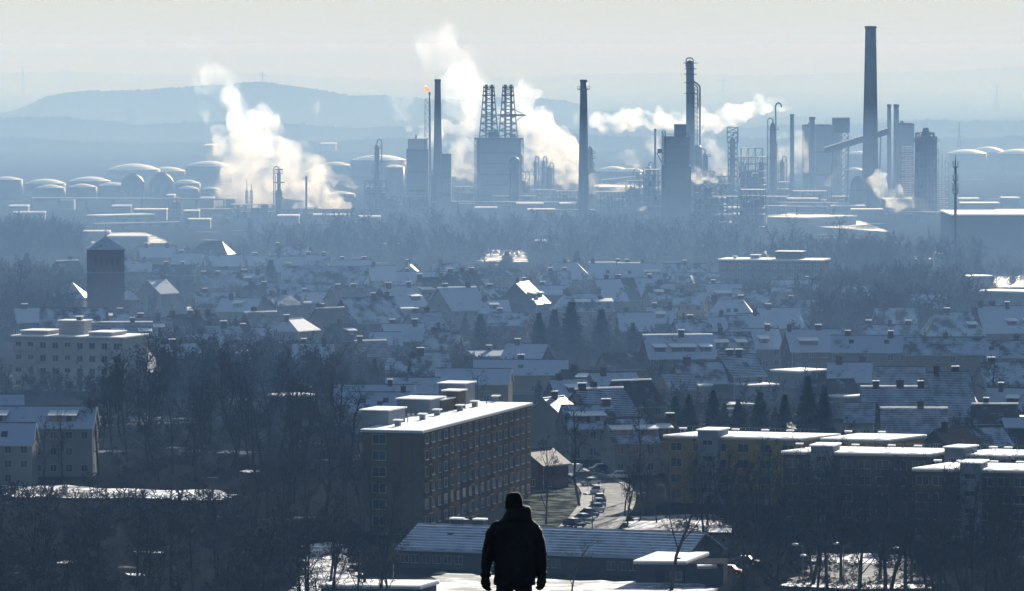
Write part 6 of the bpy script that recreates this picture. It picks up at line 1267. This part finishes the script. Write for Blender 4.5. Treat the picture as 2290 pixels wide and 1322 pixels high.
# far and small woods nobody could count: joined low detail trees ------------------------------
def arrs(mbs):
    v = np.concatenate([np.array([tuple(p) for p in m.v]) for m in mbs]); f = []; k = 0
    for m in mbs: f += [[i + k for i in (q if len(q) == 4 else (q + [q[-1]])[:4])] for q in m.f if len(q) == 4]; k += len(m.v)
    return v, np.array(f)
def join(name, places, tms, m, label):
    rd = np.random.default_rng(5); VV = []; FF = []; k = 0
    for (x, y, h, wd, ti) in places:
        v, f = tms[ti]; a = rd.random() * 6.283; s = h; ca, sa = math.cos(a), math.sin(a)
        q = np.empty_like(v); q[:, 0] = (v[:, 0] * ca - v[:, 1] * sa) * s * wd + x; q[:, 1] = (v[:, 0] * sa + v[:, 1] * ca) * s * wd + y; q[:, 2] = v[:, 2] * s
        VV.append(q); FF.append(f + k); k += len(v)
    V = np.concatenate(VV).astype(np.float32); Fq = np.concatenate(FF).astype(np.int32); me = bpy.data.meshes.new(name)
    me.vertices.add(len(V)); me.vertices.foreach_set('co', V.ravel()); me.loops.add(Fq.size); me.loops.foreach_set('vertex_index', Fq.ravel()); me.polygons.add(len(Fq))
    me.polygons.foreach_set('loop_start', np.arange(0, Fq.size, 4, dtype=np.int32)); me.polygons.foreach_set('loop_total', np.full(len(Fq), 4, np.int32)); me.update(); me.validate()
    me.materials.append(M[m]); o = bpy.data.objects.new(name, me); S.collection.objects.link(o); return tag(o, label, kind='stuff')
FT = []
for i in range(5):
    w_, c_ = grow(200 + i, 1.0, spread=(.45, .55, .38, .2, .5)[i], levels=(7, 4, 4, 3, 3), first=(.2, .25, .2, .1, .3)[i], tw=.0085, lenk=(1, 1.1, .95, .75, 1)[i]); FT.append(arrs([w_, c_]))
SH = []
for i in range(3):
    w_, c_ = grow(220 + i, 1.0, spread=.8, levels=(6, 5, 4, 3), first=.05, tw=.02, lenk=1.4); SH.append(arrs([w_, c_]))
def spots(n, P, Hr, seed, clear=0, wide=(.9, 1.4), kinds=(0, 1, 2, 4)):
    rd = random.Random(seed); g = [ah(x, y, 0) for x, y in P]; gp = [(p.x, p.y) for p in g]; X = [p[0] for p in gp]; Y = [p[1] for p in gp]; out = []; tr = 0
    while len(out) < n and tr < n * 40:
        tr += 1; x, y = rd.uniform(min(X), max(X)), rd.uniform(min(Y), max(Y))
        if not inpoly(x, y, gp): continue
        if clear and any((x - a) ** 2 + (y - b) ** 2 < clear * clear for a, b in HPOS): continue
        out.append((x, y, rd.uniform(*Hr), rd.uniform(*wide), rd.choice(kinds)))
    return out
pl = spots(150, [(-40, 575), (190, 575), (190, 545), (-40, 540)], (10, 16), 11) + spots(60, [(-40, 560), (150, 560), (120, 530), (-40, 520)], (11, 15), 12)
pl += spots(70, [(200, 600), (560, 590), (560, 565), (220, 580)], (5, 9), 13) + spots(420, [(540, 585), (1700, 590), (1700, 528), (1250, 516), (800, 520), (560, 545)], (8, 15), 14, 9)
pl += spots(150, [(1700, 612), (2200, 618), (2180, 580), (1720, 575)], (9, 16), 15, 9, kinds=(0, 1, 2, 3, 4)) + spots(60, [(600, 500), (1500, 520), (1500, 505), (600, 492)], (5, 9), 16)
pl += spots(60, [(-40, 530), (600, 510), (600, 500), (-40, 505)], (3, 7), 26) + spots(50, [(2150, 640), (2310, 640), (2310, 600), (2150, 600)], (4, 8), 27)
join('woodland', pl, FT, 'twig', 'bare woods between the town and the refinery')
pl = spots(230, [(-30, 760), (185, 740), (190, 650), (60, 640), (-30, 640)], (9, 14), 17, 9) + spots(260, [(1850, 770), (2180, 735), (2160, 650), (1850, 655), (1780, 700)], (10, 16), 18, 9)
pl += spots(430, [(250, 720), (2290, 735), (2290, 640), (250, 620)], (6, 11), 19, 7.5) + spots(420, [(300, 905), (760, 905), (1000, 830), (1700, 820), (2290, 850), (2290, 760), (1700, 745), (300, 770)], (6, 10.5), 20, 8.5)
pl += spots(120, [(280, 880), (740, 900), (760, 860), (560, 800), (300, 830)], (9, 14), 21, 7) + spots(200, [(1350, 1010), (1480, 985), (2290, 1000), (2290, 870), (1480, 860), (1250, 840)], (5, 9), 22, 7.5)
pl += spots(70, [(0, 900), (300, 905), (300, 850), (0, 850)], (6, 9), 23, 8) + spots(90, [(700, 905), (1150, 870), (1150, 835), (700, 860)], (6, 9), 24, 7)
pl += spots(75, [(-10, 1215), (580, 1205), (560, 1140), (-10, 1132)], (3.5, 7), 41) + spots(70, [(0, 1134), (540, 1136), (540, 1112), (0, 1108)], (2.2, 5), 42, wide=(1.2, 2))
join('garden_trees', pl, FT, 'twig', 'bare garden trees filling the gaps between the houses')
su = spots(260, [(200, 1085), (330, 900), (780, 940), (800, 1080)], (1.5, 3.5), 31, 4, kinds=(0, 1, 2)) + spots(420, [(-30, 1560), (-30, 1150), (560, 1140), (900, 1190), (900, 1500)], (1.2, 3.2), 32, 3, kinds=(0, 1, 2))
su += spots(160, [(1480, 1225), (1480, 1130), (2310, 1140), (2310, 1225)], (1.5, 3.2), 33, 3, kinds=(0, 1, 2)) + spots(420, [(1600, 1240), (1640, 1340), (2310, 1400), (2310, 1230)], (1.0, 2.8), 34, 3, kinds=(0, 1, 2))
su += spots(500, [(0, 1000), (200, 900), (800, 850), (1200, 860), (1500, 870), (2290, 1000), (2290, 640), (0, 640)], (1.2, 3), 35, 6.5, kinds=(0, 1, 2)) + spots(300, [(0, 640), (2290, 640), (2290, 560), (0, 560)], (1.5, 3), 36, 6.5, kinds=(0, 1, 2))
join('undergrowth', su, SH, 'twig', 'leafless undergrowth and hedges')

for k in list(KIND):
    for tm, h in KIND[k]:
        if tm.name not in USED:
            for c in list(tm.children): bpy.data.objects.remove(c)
            bpy.data.objects.remove(tm)
# ================================================================== THE MAN
def man():
    D = 59.2; s = ppm(D) * 1.0; c = ad(1150, 1300, D); gz = HC - 1.75 - D * (4.70 / 59.2)
    X = lambda px: ad(px, 1200, D).x; Z = lambda py: ad(1150, py, D).z
    t = thing('person', Vector((c.x, D, gz)), 'man in cap, hooded jacket and gloves seen from behind, arms hanging', 'person')
    def ell(cx, cz, rx, ry, dy=0, n=20, p=2.3):
        r = []
        for i in range(n):
            a = 2 * math.pi * i / n; ca, sa = math.cos(a), math.sin(a); r.append((cx + rx * math.copysign(abs(ca) ** (2 / p), ca), D + dy + ry * math.copysign(abs(sa) ** (2 / p), sa), cz))
        return r
    def loft(rings, mb=None):
        mb = mb or MB(); n = len(rings[0]); vs = [p for r in rings for p in r]
        return mb.add(vs, [(k * n + i, k * n + (i + 1) % n, (k + 1) * n + (i + 1) % n, (k + 1) * n + i)[::-1] for k in range(len(rings) - 1) for i in range(n)] + [list(range(n)), list(range((len(rings) - 1) * n, len(rings) * n))[::-1]])
    def px_loft(rows, mb=None, p=2.3):       # rows: (y px, x left, x right, depth m, dy)
        return loft([ell((X(a) + X(b)) / 2, Z(y), (X(b) - X(a)) / 2, d, dy, p=p) for y, a, b, d, dy in rows], mb)
    def limb(pts, mb=None, n=12):            # pts: (Vector, radius across, radius deep)
        rings = []
        for i, (q, rx, ry) in enumerate(pts):
            d = (pts[min(i + 1, len(pts) - 1)][0] - pts[max(0, i - 1)][0]).normalized(); a = d.cross(Vector((0, 1, 0))).normalized(); b = a.cross(d).normalized()
            rings.append([q + a * rx * math.cos(2 * math.pi * k / n) + b * ry * math.sin(2 * math.pi * k / n) for k in range(n)])
        return loft(rings, mb)
    def fuse(mb, name, m, vox, sm=3, wr=0.0, par=t, sub=False):
        o = mb.build(name, m, par); md = o.modifiers.new('r', 'REMESH'); md.mode = 'VOXEL'; md.voxel_size = vox; md.use_smooth_shade = True
        m2 = o.modifiers.new('s', 'SMOOTH'); m2.iterations = sm; m2.factor = .6
        dg = bpy.context.evaluated_depsgraph_get(); me = bpy.data.meshes.new_from_object(o.evaluated_get(dg)); o.modifiers.clear(); o.data = me
        if wr:
            for v in me.vertices:
                q = v.co; v.co = q + v.normal * wr * (noise.noise(Vector((q.x * 9, q.y * 9, q.z * 16))) + .6 * noise.noise(q * 26))
        me.polygons.foreach_set('use_smooth', [True] * len(me.polygons)); return o
    P = lambda px, py, dy=0.0: Vector((X(px), D + dy, Z(py)))
    # body: one continuous surface, head to feet, hands with five fingers
    skin = mat('skin', (.35, .2, .14), .6, .4, 0, .05)
    b = MB()
    px_loft([(1158, 1138, 1160, .06, 0), (1148, 1136, 1162, .065, 0), (1140, 1134, 1165, .09, .01), (1128, 1132, 1168, .10, .02), (1114, 1134, 1166, .10, .02), (1106, 1140, 1160, .06, .02)], b)
    px_loft([(1310, 1112, 1190, .11, 0), (1270, 1110, 1190, .11, 0), (1220, 1106, 1193, .12, 0), (1180, 1102, 1199, .11, 0), (1166, 1112, 1190, .09, 0), (1154, 1136, 1162, .06, 0)], b)
    b.add([Vector((X(1149), D + .12, Z(1130))) + v * .022 for v in ico(1)[0]], ico(1)[1])
    for sx in (-1, 1): b.add([Vector((X(1149 + sx * 18.5), D + .02, Z(1131))) + Vector((v.x * .012, v.y * .02, v.z * .033)) for v in ico(1)[0]], ico(1)[1])
    LA = [P(1106, 1178), P(1094, 1222, -.01), P(1088, 1268, .02), P(1086, 1292, .03)]; RA = [P(1196, 1178), P(1206, 1222, -.01), P(1211, 1266, .02), P(1211, 1290, .03)]
    for A in (LA, RA): limb([(A[0], .055, .055), (A[1], .045, .05), (A[2], .034, .04), (A[3], .028, .034)], b)
    def hand(wx, wy, sx, mb, k=1.0):
        w_ = P(wx, wy, .03); palm = P(wx + sx * 1, wy + 17, .04)
        limb([(w_, .03 * k, .03 * k), ((w_ + palm) / 2, .036 * k, .03 * k), (palm, .037 * k, .028 * k)], mb)
        for i, L in enumerate((.072, .082, .077, .06)):
            y = .034 - i * .023; a = palm + Vector((y * .85, y * .45, .006)); b1 = a + Vector((-sx * .006, .006, -L * .45)); b2 = b1 + Vector((-sx * .014, .014, -L * .36)); b3 = b2 + Vector((-sx * .016, .014, -L * .22))
            limb([(a, .0095 * k, .0105 * k), (b1, .0095 * k, .0095 * k), (b2, .0085 * k, .0085 * k), (b3, .007 * k, .007 * k)], mb, 8)
        a = (w_ * .45 + palm * .55) + Vector((-sx * .03, .02, 0)); limb([(a, .013 * k, .013 * k), (a + Vector((-sx * .012, .02, -.032)), .0115 * k, .0115 * k), (a + Vector((-sx * .012, .03, -.064)), .009 * k, .009 * k)], mb, 8)
    hand(1086, 1290, -1, b); hand(1211, 1288, 1, b)
    lz = Z(1310); kz = gz + .48; az = gz + .09
    for sx in (-1, 1):
        hx = X(1150) + sx * .095; limb([(Vector((hx, D, lz + .06)), .09, .1), (Vector((hx + sx * .02, D, kz + .1)), .065, .07), (Vector((hx + sx * .025, D - .01, kz - .12)), .055, .065), (Vector((hx + sx * .03, D, az)), .036, .045)], b)
        limb([(Vector((hx + sx * .03, D - .06, gz + .05)), .038, .038), (Vector((hx + sx * .035, D + .08, gz + .04)), .045, .03), (Vector((hx + sx * .04, D + .19, gz + .03)), .035, .02)], b)
    fuse(b, 'body', skin, .009, 2)
    # jacket
    fab = mat('jacket_cloth', (.009, .010, .012), .8, .15, 0, .2, 12, .004); j = MB()
    px_loft([(1306, 1105, 1197, .165, 0), (1303, 1104, 1197.5, .17, 0), (1280, 1105, 1197, .165, 0), (1245, 1105, 1197, .155, 0), (1215, 1101, 1200, .15, 0), (1192, 1097, 1205, .145, 0), (1178, 1101, 1201, .135, 0), (1167, 1111, 1195, .115, 0), (1158, 1124, 1190, .1, 0), (1150, 1130, 1178, .09, 0)], j, 2.6)
    LS = [(P(1116, 1168), .03, .05), (P(1109, 1178), .058, .075), (P(1102, 1194), .068, .082), (P(1095, 1218), .068, .078), (P(1090, 1245), .062, .07), (P(1087, 1270, .02), .056, .062), (P(1086, 1284, .03), .052, .058), (P(1086, 1292, .03), .05, .054)]
    RS = [(P(1186, 1168), .03, .05), (P(1193, 1178), .058, .075), (P(1200, 1194), .068, .082), (P(1206, 1218), .068, .078), (P(1210, 1245), .064, .07), (P(1211, 1268, .02), .056, .062), (P(1211, 1282, .03), .052, .058), (P(1210, 1290, .03), .05, .054)]
    limb(LS, j); limb(RS, j)
    fuse(j, 'jacket', fab, .010, 2, .009)
    h = MB()      # hood rolled on the shoulders, bunched to the right
    px_loft([(1168, 1118, 1192, .1, -.02), (1160, 1123, 1191, .125, -.03), (1152, 1127, 1190, .13, -.035), (1144, 1129, 1190, .125, -.03), (1138, 1133, 1188, .1, -.02), (1133, 1146, 1186, .07, -.01), (1130, 1156, 1180, .04, 0)], h, 2.4)
    o = fuse(h, 'hood', fab, .009, 3, .007)
    hem = MB(); px_loft([(1307, 1104, 1198, .172, 0), (1302, 1103.5, 1198, .176, 0)], hem, 2.6); hem.build('hem_band', fab, t)
    for (q, sx) in ((P(1086, 1284, .03), -1), (P(1211, 1282, .03), 1)):
        m_ = MB(); limb([(q + Vector((0, 0, .02)), .056, .062), (q, .06, .064), (q + Vector((0, 0, -.03)), .056, .06)], m_); m_.build('cuff', fab, t, True)
    # beanie-like cap
    cp_ = MB(); px_loft([(1139, 1129.5, 1169.5, .115, .02), (1134, 1129, 1170, .118, .02), (1122, 1130, 1169.5, .118, .02), (1112, 1131.5, 1168, .112, .02), (1105, 1135, 1165, .09, .02), (1101.5, 1141, 1160, .05, .02)], cp_, 2.5)
    o = fuse(cp_, 'knit_cap', mat('cap_wool', (.01, .01, .011), .95, .1, 0, .2, 60, .003), .007, 2, .002)
    g = MB(); hand(1086, 1290, -1, g, 1.35); fuse(g, 'glove', 'rubber', .0065, 1); g = MB(); hand(1211, 1288, 1, g, 1.35); fuse(g, 'glove', 'rubber', .0065, 1)
    tr = MB()
    px_loft([(1318, 1112, 1190, .12, 0), (1300, 1112, 1190, .12, 0)], tr)
    for sx in (-1, 1):
        hx = X(1150) + sx * .095; limb([(Vector((hx, D, lz + .06)), .095, .115), (Vector((hx + sx * .02, D, kz + .1)), .085, .09), (Vector((hx + sx * .025, D - .01, kz - .15)), .075, .08), (Vector((hx + sx * .03, D, gz + .12)), .07, .08)], tr)
    fuse(tr, 'trousers', mat('trouser_cloth', (.012, .014, .02), .85, .2, 0, .2, 15, .003), .011, 2, .005)
    for sx in (-1, 1):
        hx = X(1150) + sx * .125; m_ = MB(); limb([(Vector((hx, D - .02, gz + .17)), .055, .06), (Vector((hx, D - .02, gz + .09)), .055, .065), (Vector((hx, D - .04, gz + .045)), .052, .055)], m_)
        m_.box(hx - .052, hx + .052, D - .10, D + .2, gz - .005, gz + .03); m_.add([Vector((hx, D + .08, gz + .05)) + Vector((v.x * .052, v.y * .13, v.z * .05)) for v in ico(2)[0]], ico(2)[1]); fuse(m_, 'boot', 'rubber', .009, 2)
man()
